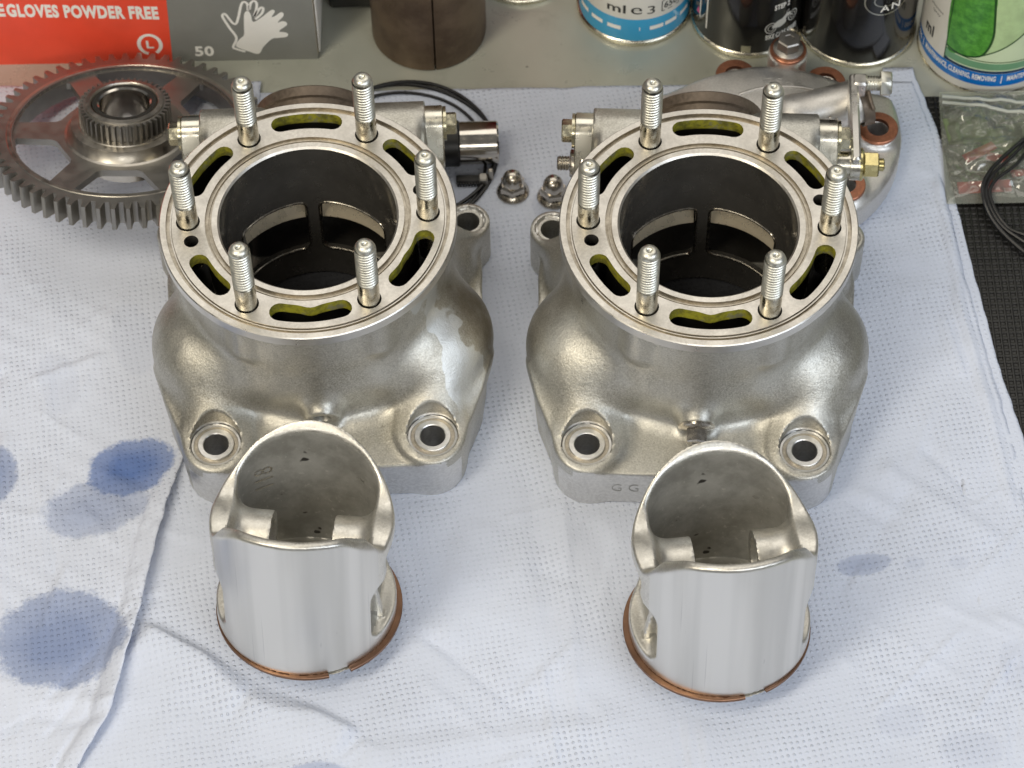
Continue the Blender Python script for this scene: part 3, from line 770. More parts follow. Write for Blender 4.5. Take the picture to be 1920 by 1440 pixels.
def liner_mesh():
    """bore wall unrolled (angle, height), with two exhaust ports, then rolled up"""
    R = 33.2; k = R * PI / 180
    def port(a0, a1, z0, z1, r=3.5):
        x0, x1 = a0 * k, a1 * k; P = []
        for cx, cy, t in ((x1 - r, z0 + r, -90), (x1 - r, z1 - r, 0), (x0 + r, z1 - r, 90), (x0 + r, z0 + r, 180)):
            P += arc_pts(cx, cy, r, r, t, t + 90, 6)
        out = []
        n = len(P)
        for i in range(n):                      # split long edges
            a, b = np.array(P[i]), np.array(P[(i + 1) % n]); m = max(1, int(np.linalg.norm(b - a) / 2.2))
            out += [tuple(a + (b - a) * j / m) for j in range(m)]
        return out
    ports = [port(34.5, 86.8, 17, 46.6), port(95.2, 147.5, 17, 46.6)]
    a0, a1 = -180 * k, 180 * k; nx = 120; zz = np.linspace(1.0, H - 1.9, 22)
    outer = [(a0 + (a1 - a0) * i / nx, zz[0]) for i in range(nx)] + [(a1, z) for z in zz[:-1]] + [(a1 - (a1 - a0) * i / nx, zz[-1]) for i in range(nx)] + [(a0, z) for z in zz[::-1][:-1]]
    g = np.stack(np.meshgrid(np.linspace(a0, a1, nx + 1)[1:-1], zz[1:-1]), -1).reshape(-1, 2)
    V2, T, loops = plate2d(outer, ports, g); n = len(V2)
    roll = lambda p, r: (r * math.cos(p[0] / R), r * math.sin(p[0] / R), p[1])
    mb = MB(); v = [roll(p, R) for p in V2] + [roll(p, R + 2.3) for p in V2]
    f = [t[::-1] for t in T] + [tuple(n + i for i in t) for t in T]
    for L in loops[1:]:
        for a, b in zip(L, L[1:] + L[:1]): f.append((a, b, n + b, n + a))
    return mb.add(v, f)
def flap_mesh(a0, a1):
    mb = MB(); n = 26; ri, ro, z0, z1 = 35.8, 39.0, 35.2, 46.0; rings = []
    for i in range(n + 1):
        a = math.radians(a0 + (a1 - a0) * i / n)
        rings.append([((r) * math.cos(a), r * math.sin(a), z) for r, z in ((ri - 1.0, z0), (ri - 1.2, z0 + .5), (ri + 1.6, z1 - 3.4), (ro, z1), (ro, z0))])
    return mb.rings(rings, 0, None, True, True)
def stud_meshes():
    mb = MB(); mb.lathe([(.01, 55), (3.95, 55), (3.98, H + 11.6), (3.55, H + 12.2)], 24, 0)
    mt = MB(); thread_bm(mt, None, 4.05, H + 12.2, H + 31.2, 1.5, 24, depth=.5)
    mt.lathe([(3.6, H + 31.2), (3.75, H + 31.3), (3.55, H + 32.2), (3.0, H + 33.2), (2.1, H + 33.75), (1.35, H + 33.8), (1.2, H + 33.2), (.01, H + 33.0)], 24, 0)
    return mb, mt
me_shared = {}
def shared(key, make, name, mats, parent, **kw):
    if key not in me_shared:
        o = make().build(name, mats, parent, **kw); me_shared[key] = o.data; return o
    return link(name, me_shared[key], parent)

DECKM = [MAT['deck'], MAT['groove'], MAT['coolant'], MAT['mach'], MAT['mach'], MAT['liner']]
def engine_cylinder(i, label):
    cx, cy, rz = CYL[i]
    t = thing("engine_cylinder", label, "engine cylinder", (cx, cy, 0), rz, "two stroke engine cylinders on the paper towel")
    c = link("casting", me_cast[i], t)
    def seat():
        mb = MB(); return mb.lathe([(4.75, 2), (4.75, 21.8), (5.05, 22.1), (6.7, 22.1), (6.9, 21.9), (7.0, 21.2), (8.3, 21.3), (8.5, 21.6), (9.3, 21.7)], 40, [0, 0, 0, 0, 0, 1, 0, 0])
    for sx in (-1, 1):
        o = shared('seat', seat, "bolt_seat", [MAT['lug'], MAT['groove']], t); o.location = ((sx * 41 + LEAN[i]) * S, -.062, 0)
    def lugring():
        mb = MB(); return mb.lathe([(4.75, 2), (4.75, 21.0), (4.95, 21.25), (5.9, 21.25), (6.1, 20.8), (6.1, 20)], 36, [0, 0, 0, 0, 1])
    for sx in (-1, 1):
        o = shared('lugring', lugring, "lug_seat", [MAT['cast'], MAT['groove']], t); o.location = ((sx * 57.5 + LEAN[i]) * S, .040, 0)
    deck_mesh(i == 0).build("gasket_face", DECKM, t)
    shared('liner', liner_mesh, "bore_liner", MAT['liner'], t)
    def edges():
        mb = MB(); k = 33.2 * PI / 180
        for a0, a1 in ((34.5, 86.8), (95.2, 147.5)):
            x0, x1, z0, z1, r_ = a0 * k, a1 * k, 17, 46.6, 3.5; P = []
            for cx_, cy_, tt in ((x1 - r_, z0 + r_, -90), (x1 - r_, z1 - r_, 0), (x0 + r_, z1 - r_, 90), (x0 + r_, z0 + r_, 180)): P += arc_pts(cx_, cy_, r_, r_, tt, tt + 90, 5)
            Q = []
            for (ax_, ay_), (bx_, by_) in zip(P, P[1:] + P[:1]):
                m_ = max(1, int(math.hypot(bx_ - ax_, by_ - ay_) / 2)); Q += [(ax_ + (bx_ - ax_) * j / m_, ay_ + (by_ - ay_) * j / m_) for j in range(m_)]
            mb.tube([(33.25 * math.cos(u / 33.2), 33.25 * math.sin(u / 33.2), w) for u, w in Q], .5, 8, 0, True)
        return mb
    shared('edges', edges, "port_edge", MAT['liner_edge'], t)
    for a0, a1 in ((36, 85.5), (96.5, 146)):
        shared(('flap', a0), lambda: flap_mesh(a0, a1), "exhaust_valve_flap", MAT['flap'], t)
    sb, stt = (None, None) if 'shank' in me_shared else stud_meshes()
    for k in range(6):
        s = shared('shank', lambda: sb, "stud", MAT['shank'], t)
        s.location = (RS * math.cos(k * PI / 3) * S, RS * math.sin(k * PI / 3) * S, 0); s.rotation_euler[2] = k * 1.3; s.location[2] = (.35, -.3, .1, -.15, .4, -.4)[(k + 2 * i) % 6] * S
        shared('thread', lambda: stt, "stud_thread", MAT['stud'], s, sharp=75)
    # burnt ring of the exhaust spigot
    def spig():
        mb = MB(); M = frame_to((0, 60, 44.5), (0, .96, .28))
        return mb.lathe([(17.2, -6), (17.2, 18.4), (17.8, 19), (21.6, 19), (22.2, 18.4), (22.2, 14.6), (21.2, 14.0), (20.4, 2)], 56, 0, M)
    shared('spig', spig, "exhaust_spigot", MAT['spigot'], t)
    # power valve end caps
    for s in (-1, 1):
        def endcap(s=s):
            mb = MB(); A = np.array([66.0, 51.5]); B = np.array([58.5, 42.0]); d = B - A; an = math.atan2(d[1], d[0])
            O = [(A[0] + 7.3 * math.cos(an + PI / 2 + q), A[1] + 7.3 * math.sin(an + PI / 2 + q)) for q in np.linspace(0, PI, 22)] + [(B[0] + 6.4 * math.cos(an - PI / 2 + q), B[1] + 6.4 * math.sin(an - PI / 2 + q)) for q in np.linspace(0, PI, 22)]
            c = np.mean(O, 0); sh = lambda k: [(c[0] + (y - c[0]) * k, c[1] + (z - c[1]) * k) for y, z in O]
            rings = [[(s * x, y, z) for y, z in sh(k)] for x, k in ((44.0, 1.0), (51.2, 1.0), (51.7, .94))]
            return mb.rings(rings, 0, None, True, True)
        e = shared(('cap', s), endcap, "end_cover", MAT['cap'], t)
        def endbolt(s=s):
            mb = MB(); M = frame_to((s * 51.7, 66.0, 51.5), (s, 0, 0)); mb.lathe([(.01, 0), (6.9, 0), (6.9, 1.1), (.01, 1.1)], 32, 0, M)
            hex_head(mb, M @ Matrix.Translation((0, 0, 1.1)), 4.6, 4.1, 0, 0, a0=.35); return mb
        shared(('bolt', s), endbolt, "end_bolt", MAT['zinc'], e)
    return t

left = engine_cylinder(0, "left engine cylinder with a pale streak down its front right and no drain plug")
right = engine_cylinder(1, "right engine cylinder with drain plug in front and lever arm at rear right")

# stamped marks on the milled front of the right base, drain plug, lever
def stamped(body, size, u0, w0, parent, name="stamped_letters"):
    v, f = text_shape(body, size, 0.0, .8)
    mb = MB(); mb.add([(u0 + a, -74.06, w0 + b) for a, b in v], f); return mb.build(name, MAT['groove'], parent, smooth=False, recalc=False)
MAT['stamp'] = metal("stamped_recess", (.50, .49, .46), .5, (.36, .35, .32), 200, 0)
v, f = text_shape("G G", 7.0, -.012, .9)
mb = MB(); mb.add([(-33.5 + a, -74.12, 8.4 + b) for a, b in v], f)
mb.build("stamped_letters", MAT['stamp'], right, smooth=False, recalc=False)
mb = MB(); Mp = frame_to(P0 + np.array([LEAN[1], 0, 0]), PD); hex_head(mb, Mp, 4.3, 5.6, 0, 7.0, 1.8, a0=.5); mb.build("drain_plug", MAT['nut'], right)
lv = MB(); lv.box((59.1, 78.5, 45.6), (1.9, 22.0, 5.0), bev=.8)
lv.box((61.6, 97.3, 47.0), (3.0, 3.0, 4.2), bev=.8)
lever = lv.build("lever_arm", MAT['mach'], right)
mb = MB(); M1 = frame_to((47.2, 60.5, 42.3), (1, 0, 0)); mb.lathe([(.01, 0), (5.2, 0), (5.2, 10), (6.4, 10), (6.4, 13.8), (.01, 13.8)], 32, 0, M1); mb.build("lever_shaft", MAT['cap'], right)
mb = MB(); M2 = frame_to((61.0, 60.5, 42.3), (1, 0, 0)); hex_head(mb, M2, 5.4, 6.2, 0, 6.6, 1.7, a0=.2); mb.lathe([(2.6, 7.2), (2.6, 9.4), (2.2, 9.8), (.01, 9.8)], 20, 0, M2); mb.build("lever_nut", MAT['gold'], lever)
mb = MB(); M3 = frame_to((63.4, 97.6, 48.0), (1, 0, .02)); thread_bm(mb, M3, 3.1, 0, 6.5, 1.1, 20, depth=.35); hex_head(mb, M3 @ Matrix.Translation((0, 0, 6.5)), 5.3, 4.4, 0, 0, a0=.1); mb.build("adjuster_bolt", MAT['stud'], lever, sharp=50)
mb = MB(); M4 = frame_to((-48, 58.0, 41.0), (-1, 0, 0)); hex_head(mb, M4, 5.6, 4.0, 0, 7.6, 1.8, a0=.3); thread_bm(mb, M4, 3.0, 5.5, 10, 1.1, 20, depth=.3); mb.lathe([(2.8, 10), (2.3, 10.4), (.01, 10.4)], 20, 0, M4); mb.build("shaft_end_nut", MAT['nut'], right, sharp=50)
mb = MB(); v, f = text_shape("8", 5.0, 0, .9); 
def wrapc(u, w): a = math.radians(-152) + u / 52.6; return (52.75 * math.cos(a), 52.75 * math.sin(a), 62 + w)
v, f = text_shape("8", 4.2, -.01, .8); mb.add([wrapc(a, b) for a, b in v], f); mb.build("ink_mark", MAT['black_ink'], right, smooth=False, recalc=False)

# ================================================================== PISTONS (upside down, crown on the towel)
def pis_cav(x, y, z):
    ax = np.abs(x); r = np.hypot(x, y)
    cav = smax(np.hypot(x, y + 16.5) - 46.0, ax - 25.3, 6.0)
    cav = np.maximum(smax(smax(cav, r - 31.2, 2.0), -(y + 29.5) - .03 * x * x * 0, 1.0), 9.5 - z)
    cav = smax(cav, np.where(y < 0, r - 29.6, -99.0), .5)
    bo = np.minimum(np.maximum(np.hypot(y - .5, z - 41.5) - 10.9, 11.2 - ax), np.maximum(np.maximum(np.abs(y - .5) - 9.5, z - 41.5), 12.2 - ax))
    return cav, bo
def f_pis(x, y, z):
    ax = np.abs(x); r = np.hypot(x, y)
    dome = z - 5.0 + np.sqrt(np.maximum(109. ** 2 - r * r, 0)) - 104.0     # z measured from the dome
    d = np.maximum(r - 33.2, -dome)
    # height of the open end
    q = np.clip((ax - 17.0) / 15.0, 0, 1)
    front = 79.0 - 5.2 * (ax / 23.0) ** 2.6 - 8.0 * q * q * (3 - 2 * q)
    sidez = 55.0 + 1.5 * np.exp(-((y + 2) / 9) ** 2)
    rear = 48.0 + (y - 6) * .90
    t = np.clip((-9 - y) / 9.0, 0, 1); t = t * t * (3 - 2 * t)
    top = np.where(y < -4, front * t + sidez * (1 - t), -smin(-(sidez + 0 * y), -np.minimum(rear, 73.5), 9.0))
    d = smax(d, (z - top) * .62, 1.3)
    # inside
    cav, bo = pis_cav(x, y, z)
    cav = smax(cav, -bo, 7.0)
    d = smax(d, -cav, 1.4)
    # cut away sides below the bosses, shallow cast panel beside the bosses
    side = rbox(ax, y, z, (38, 0, 26), (13.5, 20.0, 13.2), 5); d = smax(d, -side, 1.0)
    pan = rbox(ax, y, z, (36, -1, 42), (4.8, 13.0, 9), 3); d = smax(d, -pan, 1.0)
    d = np.maximum(d, -(np.hypot(y - .5, z - 42) - 7.4))
    d = np.maximum(d, -np.maximum(np.maximum(np.abs(y + 7.5) - 1.5, np.abs(z - 45) - 2.6), 28 - ax))
    d = np.maximum(d, -np.maximum(np.hypot(y - .5, z - 42) - 8.6, np.abs(ax - 28.6) - .8))
    d = np.maximum(d, -np.maximum(np.maximum(31.2 - r, np.abs(z - 6.25) - .75), -1e3))
    # gusset
    d = np.minimum(d, np.maximum(np.maximum(np.abs(y + 6.5) - 1.6, ax - 29.5 + (z - 13) * .18), np.maximum(np.abs(z - 24) - 14, 20 - ax)))
    return d
V, Q = sdf_mesh(f_pis, (-35, -35, -1), (35, 35, 84), .62)
C = V[Q].mean(1); A_, B_, D_ = V[Q[:, 0]], V[Q[:, 1]], V[Q[:, 3]]; N = np.cross(B_ - A_, D_ - A_); N /= np.linalg.norm(N, axis=1)[:, None] + 1e-9
r = np.hypot(C[:, 0], C[:, 1]); out = (N[:, 0] * C[:, 0] + N[:, 1] * C[:, 1]) / np.maximum(r, 1)
mi = np.full(len(Q), 1)
mi[(r > 32.9) & (out > .85)] = 0
cv, bo = pis_cav(C[:, 0], C[:, 1], C[:, 2])
rim = np.where(C[:, 1] < -6, 75.0, np.minimum(46.0 + np.maximum(C[:, 1] - 4, 0) * .88, 70))
ins = (cv > -.7) & (cv < 1.5) & (bo > .9) & (C[:, 2] < rim) & (r < 32)
ins |= (cv > -.7) & (cv < 2) & (C[:, 2] < 16) & (r < 30)
mi[(np.abs(C[:, 1]) < 15.5) & (C[:, 2] > 12) & (mi == 0)] = 1
mi[ins] = 2
me_pis = mesh_np("piston_body", V, Q, [MAT['skirt'], MAT['piston'], MAT['pin_inside']], mi, 40)

def piston(i, label):
    px, py, ax, ay = PIS[i]
    t = bpy.data.objects.new("piston", None); COL.objects.link(t); t.empty_display_size = .01
    a = Vector((ax, ay, 1)).normalized(); M = frame_to((px, py, 0), a)
    tl = a.angle(Vector((0, 0, 1)))
    M = M @ Matrix.Rotation(math.radians((-6, 6)[i]), 4, 'Z'); M.translation = Vector((px, py, 109 * (1 - math.cos(tl)) - .1)) * S
    # the dome rolls on its own sphere: shift so that the lowest point touches the towel
    M.translation.x -= 109 * a.x * S * .0
    t.matrix_world = M
    tag(t, label, "piston", "pistons standing upside down on the paper towel")
    link("piston_body", me_pis, t)
    # ring, sitting off-centre in its groove, with its gap in front
    mb = MB(); n = 90; g0 = (-56, -68)[i]; a0, a1 = math.radians(g0), math.radians(g0 + 346); rings = []
    ox = .9 if i == 0 else -.9
    for k in range(n + 1):
        q = a0 + (a1 - a0) * k / n
        rings.append([((rr) * math.cos(q) + ox, rr * math.sin(q) - .1, z) for rr, z in ((31.6, 5.5), (34.3, 5.5), (34.45, 5.7), (34.45, 6.8), (34.3, 6.95), (31.6, 6.95))])
    mb.rings(rings, 0, None, True, True); mb.build("piston_ring", MAT['ring'], t)
    return t
p1 = piston(0, "left upside down piston with its bronze ring poking out on the right")
p2 = piston(1, "right upside down piston with its bronze ring poking out on the left")
# raised casting number inside the rear wall of the left piston, small marks in both
def inner_text(body, size, ang, z0, parent, rot=PI / 2):
    v, f = text_shape(body, size, -.01, .85); v = v - (v.max(0) + v.min(0)) / 2
    c, s_ = math.cos(rot), math.sin(rot); P = []; rg = np.linspace(16, 33, 340)
    for u, w in v:
        u2, w2 = c * u - s_ * w, s_ * u + c * w; q = math.radians(ang) - u2 / 28; zz = z0 + w2
        F0 = f_pis(rg * math.cos(q), rg * math.sin(q), np.full(340, zz)); rad = rg[np.argmax(F0 < 0)] - .12
        P.append((rad * math.cos(q), rad * math.sin(q), zz))
    mb = MB(); mb.add(P, f); return mb.build("cast_number", MAT['mach'], parent, smooth=False, recalc=False)
inner_text("118", 10.0, 126, 47, p1)
inner_text("2", 4.0, 55, 50, p1, 1.2)
inner_text("=", 5.0, 58, 46, p2, .9)

# ================================================================== GEAR
def gear():
    a = Vector((.033, .295, 1)).normalized(); zc = 26.0
    t = bpy.data.objects.new("gear_wheel", None); COL.objects.link(t); t.empty_display_size = .01
    M = frame_to((0, 0, 0), a); M.translation = Vector((-155.05, 113.0, zc)) * S; t.matrix_world = M
    tag(t, "dark steel gear wheel with toothed hub, tilted between glove box and left cylinder", "gear")
    NTH = 60; rr, rt = 51.9, 56.6; P = []
    for k in range(NTH):
        c = 2 * PI * k / NTH; p = 2 * PI / NTH
        for off, R in ((-.50, rr), (-.33, rr + .15), (-.26, rr + 1.5), (-.17, rt - .4), (-.13, rt), (.13, rt), (.17, rt - .4), (.26, rr + 1.5), (.33, rr + .15)):
            P.append((R * math.cos(c + off * p), R * math.sin(c + off * p)))
    mb = MB(); hole = circ(0, 0, 46.2, 96)
    ex = circ(0, 0, 50.5, 160)
    mb.prism(P, -10.0, 0, [hole], 0, None, None, None, ex); mb.build("toothed_rim", MAT['steel'], t, sharp=30)
    # worn bright crown of every tooth end
    mb = MB()
    for k in range(NTH):
        c = 2 * PI * k / NTH; p = 2 * PI / NTH
        pts = [(rr + 1.0, -.27), (rt, -.13), (rt, .13), (rr + 1.0, .27), (rr + 1.0, .21), (rt - .5, .08), (rt - .5, -.08), (rr + 1.0, -.21)]
        v = [(R * math.cos(c + o * p), R * math.sin(c + o * p), .05) for R, o in pts]
        mb.add(v, [(0, 1, 6, 7), (1, 2, 5, 6), (2, 3, 4, 5)])
    tag(mb.build("worn_tooth_edges", MAT['steel_edge'], t, smooth=False), kind='stuff')
    wins = []
    for k in range(6):
        c = math.radians(-90 + 60 * k); W = []
        for R, o in ((28.6, -14.5), (27.8, 0), (28.6, 14.5)): W.append((R, o))
        W += [(30.3, 17.8), (44.4, 22.6), (45.3, 21), (45.6, 10), (45.6, 0), (45.6, -10), (45.3, -21), (44.4, -22.6), (30.3, -17.8)]
        wins.append([(R * math.cos(c + math.radians(o)), R * math.sin(c + math.radians(o))) for R, o in W])
    mb = MB(); mb.prism(circ(0, 0, 46.2, 96), -4.6, -1.6, [circ(0, 0, 10, 40)] + wins, 0); mb.build("spoked_web", MAT['steel'], t, sharp=30)
    mb = MB(); mb.lathe([(46.2, -1.7), (46.2, -.6), (47.0, .25), (48.4, .25), (48.9, -.2), (48.9, -.5)], 120, 0); mb.build("turned_step", MAT['steel_edge'], t)
    mb = MB(); mb.lathe([(25.5, -1.7), (24.2, -1.2), (22.6, 1.2), (22.2, 3.2), (19.2, 3.6), (19.0, 4.0), (16.9, 4.4)], 80, 0); mb.build("hub_collar", MAT['steel_edge'], t)
    n2 = 44; P = []
    for k in range(n2):
        c = 2 * PI * k / n2; p = 2 * PI / n2
        for off, R in ((-.5, 16.6), (-.28, 16.7), (-.16, 18.6), (.16, 18.6), (.28, 16.7)): P.append((R * math.cos(c + off * p), R * math.sin(c + off * p)))
    mb = MB(); mb.prism(P, 3.8, 12.2, [circ(0, 0, 13.5, 48)], 0); mb.build("hub_spline", MAT['steel'], t, sharp=30)
    mb = MB(); mb.lathe([(16.0, 12.2), (15.8, 13.0), (13.9, 13.2), (13.6, 12.8), (13.4, 11.8)], 60, 0); mb.build("hub_shoulder", MAT['steel_edge'], t)
    mb = MB(); mb.lathe([(13.3, 11.6), (13.0, 12.6), (11.0, 12.6), (10.2, 12.0), (10.2, -14.0), (13, -14.5), (18, -14.5), (18, -8.0)], 60, 0); mb.build("bearing_race", MAT['steel_bright'], t)
    return t
gear()

# ================================================================== GLOVE BOX
gb = thing("glove_box", "red and grey cardboard box of disposable gloves at the back left", "cardboard box", (0, 0, TABLE))
YB = 172.5; XR = -79.0; XS = -142.5; XL = -330.0; ZH = 80.0
def slant(z): return XS + z * .042
def panel(x0a, x0b, x1a, x1b, y, m, name):
    mb = MB(); v = [(x0a, y, 0), (x1a, y, 0), (x1b, y, ZH), (x0b, y, ZH)]
    v += [(a, y + 1.0, c) for a, b, c in v]; mb.add(v, [(0, 1, 2, 3), (5, 4, 7, 6), (0, 4, 5, 1), (1, 5, 6, 2), (2, 6, 7, 3), (3, 7, 4, 0)]); return mb.build(name, m, gb, smooth=False)
panel(XL, XL, slant(0), slant(ZH), YB, MAT['red'], "red_panel")
mb = MB(); mb.box(((XL + XR) / 2, YB - .2, 61), ((XR - XL) / 2, .15, 18.8)); mb.build("unseen_black_band", MAT['black_ink'], gb, smooth=False)  # out of view, added to darken what the gear reflects
panel(slant(0) + .05, slant(ZH) + .05, XR - 1.2, XR - 1.2, YB, MAT['grey_card'], "grey_panel")
mb = MB(); mb.box(((XL + XR - 2) / 2, YB + 51.1, ZH / 2), ((XR - 2 - XL) / 2, 50, ZH / 2)); mb.build("carton", MAT['grey_card'], gb, smooth=False)
mb = MB(); mb.box((XR - 1.35, YB + 45, ZH / 2 + .5), (.25, 44.2, ZH / 2 - .5)); mb.box((XR - .4, YB + 46, ZH / 2 + 1.2), (.35, 44, ZH / 2 - 1.2), m=1); mb.build("side_flaps", [MAT['card_edge'], MAT['white_ink']], gb, smooth=False)
ZB = -TABLE
def on_face(dy): return lambda u, w: (u, YB - dy, w)
def face_px(pts): return [tuple((lambda q: (q[0], q[2] + ZB))(on_y(px / 3, py / 3, YB))) for px, py in pts]
def fit_text(body, size, x0, x1, z, bold, sx=None):
    v, f = text_shape(body, size, bold); k = (x1 - x0) / (v[:, 0].max() - v[:, 0].min()); v[:, 0] = (v[:, 0] - v[:, 0].min()) * k + x0; v[:, 1] += z - v[:, 1].min(); return v, f
x0 = face_px([(45, 95)])[0]; x1 = face_px([(897, 110)])[0]; k0 = face_px([(45, 40)])[0]
cap_h = (face_px([(45, 30)])[0][1] - x0[1])
sz = cap_h / .70
gl = fit_text("GLOVES POWDER FREE", sz, x0[0], x1[0], 0, .05)
dz = (x1[1] - x0[1]) / (x1[0] - x0[0]); gl[0][:, 1] = gl[0][:, 1] - gl[0][:, 1].min() + x0[1] + (gl[0][:, 0] - x0[0]) * dz
e0 = face_px([(-18, 90), (34, 93)]); ee = fit_text("E", sz, e0[0][0], e0[1][0], e0[1][1], .05)
printed("printed_words", [gl, ee], on_face(.06), MAT['white_ink'], gb)
c0 = face_px([(843, 250)])[0]; e1 = face_px([(915, 250)])[0]; ra = e1[0] - c0[0] - .8; rz_ = face_px([(843, 190)])[0][1] - c0[1] - .8
printed("printed_circle", [stroke_shape(arc_pts(c0[0], c0[1], ra, rz_, -62, 255, 40), 1.6)], on_face(.06), MAT['white_ink'], gb)
v, f = text_shape("L", 6.6, .03); v = v - (v.max(0) + v.min(0)) / 2 + np.array(c0); printed("printed_letter", [(v, f)], on_face(.06), MAT['white_ink'], gb)
q0 = face_px([(1100, 315)])[0]; q1 = face_px([(1208, 318)])[0]
printed("printed_number", [fit_text("50", 8.4, q0[0], q1[0], q0[1] - .2, .035)], on_face(.06), MAT['white_ink'], gb)
glove = [(1335, 235), (1352, 215), (1372, 195), (1372, 140), (1373, 80), (1385, 62), (1400, 64), (1412, 85), (1424, 122), (1470, 98), (1515, 62), (1537, 54), (1545, 66), (1528, 95), (1552, 86), (1578, 68), (1594, 74), (1592, 92), (1562, 125), (1590, 118), (1612, 126), (1612, 142), (1580, 164), (1572, 178), (1600, 180), (1620, 190), (1612, 206), (1570, 212), (1530, 218), (1482, 262), (1455, 302), (1390, 285), (1335, 265), (1328, 250)]
printed("printed_glove", [poly_shape(face_px(smooth_pts(glove, 4)))], on_face(.09), MAT['white_ink'], gb)
o1 = [(1380, 290), (1330, 275), (1312, 262), (1330, 212), (1290, 155), (1256, 102), (1252, 84), (1268, 80), (1308, 128), (1328, 132), (1342, 92), (1356, 28), (1372, 10), (1392, 24), (1394, 58)]
o2 = [(1402, 52), (1410, 18), (1428, 4), (1444, 20), (1440, 60), (1430, 92), (1462, 46), (1480, 46), (1472, 76), (1436, 108)]
printed("printed_glove_outline", [stroke_shape(face_px(smooth_pts(o, 5, False)), 1.15) for o in (o1, o2)], on_face(.06), MAT['white_ink'], gb)

bc = thing("plastic_case", "black plastic case in the gap between the glove box and brown sleeve", "case", (-66.5, 200.5, TABLE), .04)
mb = MB(); mb.box((0, 25, 45), (9.5, 25, 45), bev=1.5); mb.build("shell", MAT['can_black'], bc)
mb = MB(); mb.box((0, 25, 92), (9.8, 25.3, 2), bev=.8); mb.build("lid", MAT['rubber'], bc)

# ================================================================== BROWN SPLIT SLEEVE
tl = thing("steel_sleeve", "brown knurled steel sleeve with a narrow upright slot, standing behind left cylinder", "steel sleeve", (-32.7, 189.0, TABLE))
R = 24.6; aS = math.radians(-83.5); gp = .016; n = 90; rings = []
mb = MB()
for k in range(n + 1):
    a = aS + gp + (2 * PI - 2 * gp) * k / n
    rings.append([(r * math.cos(a), r * math.sin(a), z) for r, z in ((R - 3, 0), (R - .7, 0), (R, .7), (R, 119.3), (R - .7, 120), (R - 3, 120))])
mb.rings(rings, 0, None, True, True); mb.build("sleeve_wall", MAT['rusty'], tl)
mb = MB(); kn = 0
for j in range(46):                              # diagonal knurl ridges on the left part
    for i in range(16):
        a = math.radians(-160 + i * 2.55 + (j % 2) * 1.27); z = 3 + j * .95
        mb.add([((R + dr) * math.cos(a + da), (R + dr) * math.sin(a + da), z + dz2) for da, dz2, dr in ((-.018, -.35, -.03), (.0, -.42, -.03), (.018, .35, -.03), (0, .42, -.03), (0, 0, .16))], [(0, 1, 4), (1, 2, 4), (2, 3, 4), (3, 0, 4)])
tag(mb.build("knurling", MAT['rusty'], tl, smooth=False), kind='stuff')
mb = MB(); mb.lathe([(R - 3.2, .2), (R - 3.2, 119.5)], 48, 0); mb.build("inner_tube", MAT['rusty'], tl)

# ================================================================== CANS
def can(name, label, cx, cy, R, bands, height=150.0, group="spray cans along the back of the bench", rim=(3.0, .8)):
    t = thing(name, label, "spray can", (cx, cy, TABLE), 0, group)
    mb = MB(); rh, ro = rim
    mb.lathe([(R - 3, 1.2), (R - 1.2, 0), (R + ro - .3, 0), (R + ro, .5), (R + ro, rh - .7), (R + ro - .5, rh), (R - .2, rh + .2)], 72, 0, cap0=True); mb.build("rim", MAT['rim'], t)
    mb = MB(); prof = [(R, rh)]; mats = []; names = []
    for z, m in bands:
        prof.append((R, min(z, height))); mats.append(m)
    prof += [(R - .4, height + .3), (R - 6, height + 9), (10, height + 13), (.01, height + 13)]
    ms = list(dict.fromkeys(mats)); idx = [ms.index(m) for m in mats] + [ms.index(mats[-1])] * 4
    mb.lathe(prof, 96, idx); mb.build("can_body", [MAT[m] for m in ms], t)
    return t, R
def on_can(R, a0, dr=.07):
    """u along the girth (mm from the angle a0 in degrees, to the right as seen from in front), v up"""
    return lambda u, w: ((R + dr) * math.cos(math.radians(a0) + u / R), (R + dr) * math.sin(math.radians(a0) + u / R), w)
def FA(t): return -90 - math.degrees(math.atan2(t.location[0], t.location[1] + .616))   # the side of the can towards the bench front
def centred(v, f): v = v.copy(); v[:, 0] -= (v[:, 0].max() + v[:, 0].min()) / 2; return v, f

t, R = can("spray_can", "cyan and white spray can with white dashes, behind the gap between the cylinders", 56.4, 201.0, 24.3, [(16.5, 'can_cyan'), (150, 'can_white')])
F = on_can(R, FA(t))
dash = []
for u in range(-5, 6):
    if u == 0: continue
    x0, x1 = u * 8.6 - 3.1, u * 8.6 + 3.1
    if 4 < x0 < 9: x0 += 1.5; x1 += 1.5
    nn = 8; P = [(x0 + (x1 - x0) * i / nn, 10.6) for i in range(nn + 1)]; dash.append(stroke_shape(P, 2.3))
dash.append(stroke_shape([(2.6, 9.6), (2.6, 11.8)], .35))
printed("white_dashes", dash, F, MAT['white_ink'], t)
tx = [fit_text("ml", 7.0, -12.0, -3.6, 20.0, .02), fit_text("e", 9.0, -1.4, 3.4, 20.0, 0), fit_text("3", 7.0, 5.6, 9.0, 19.6, 0), fit_text("650", 5.2, 13.2, 20.0, 20.6, .02)]
tx += [stroke_shape(P, .45) for P in ([(12.2, 19.4), (16.5, 19.4), (21, 19.4)], [(21, 19.4), (21, 22), (21, 25.5)], [(12.2, 19.4), (12.2, 22), (12.2, 25.5)], [(12.2, 25.5), (16.5, 25.5), (21, 25.5)])]
printed("printed_words", tx, F, MAT['black_ink'], t)
printed("red_patch", [poly_shape([(24.5, 17.6), (37, 17.6), (37, 45), (24.5, 45)], 2.0)], on_can(R, FA(t), .05), MAT['can_red'], t)

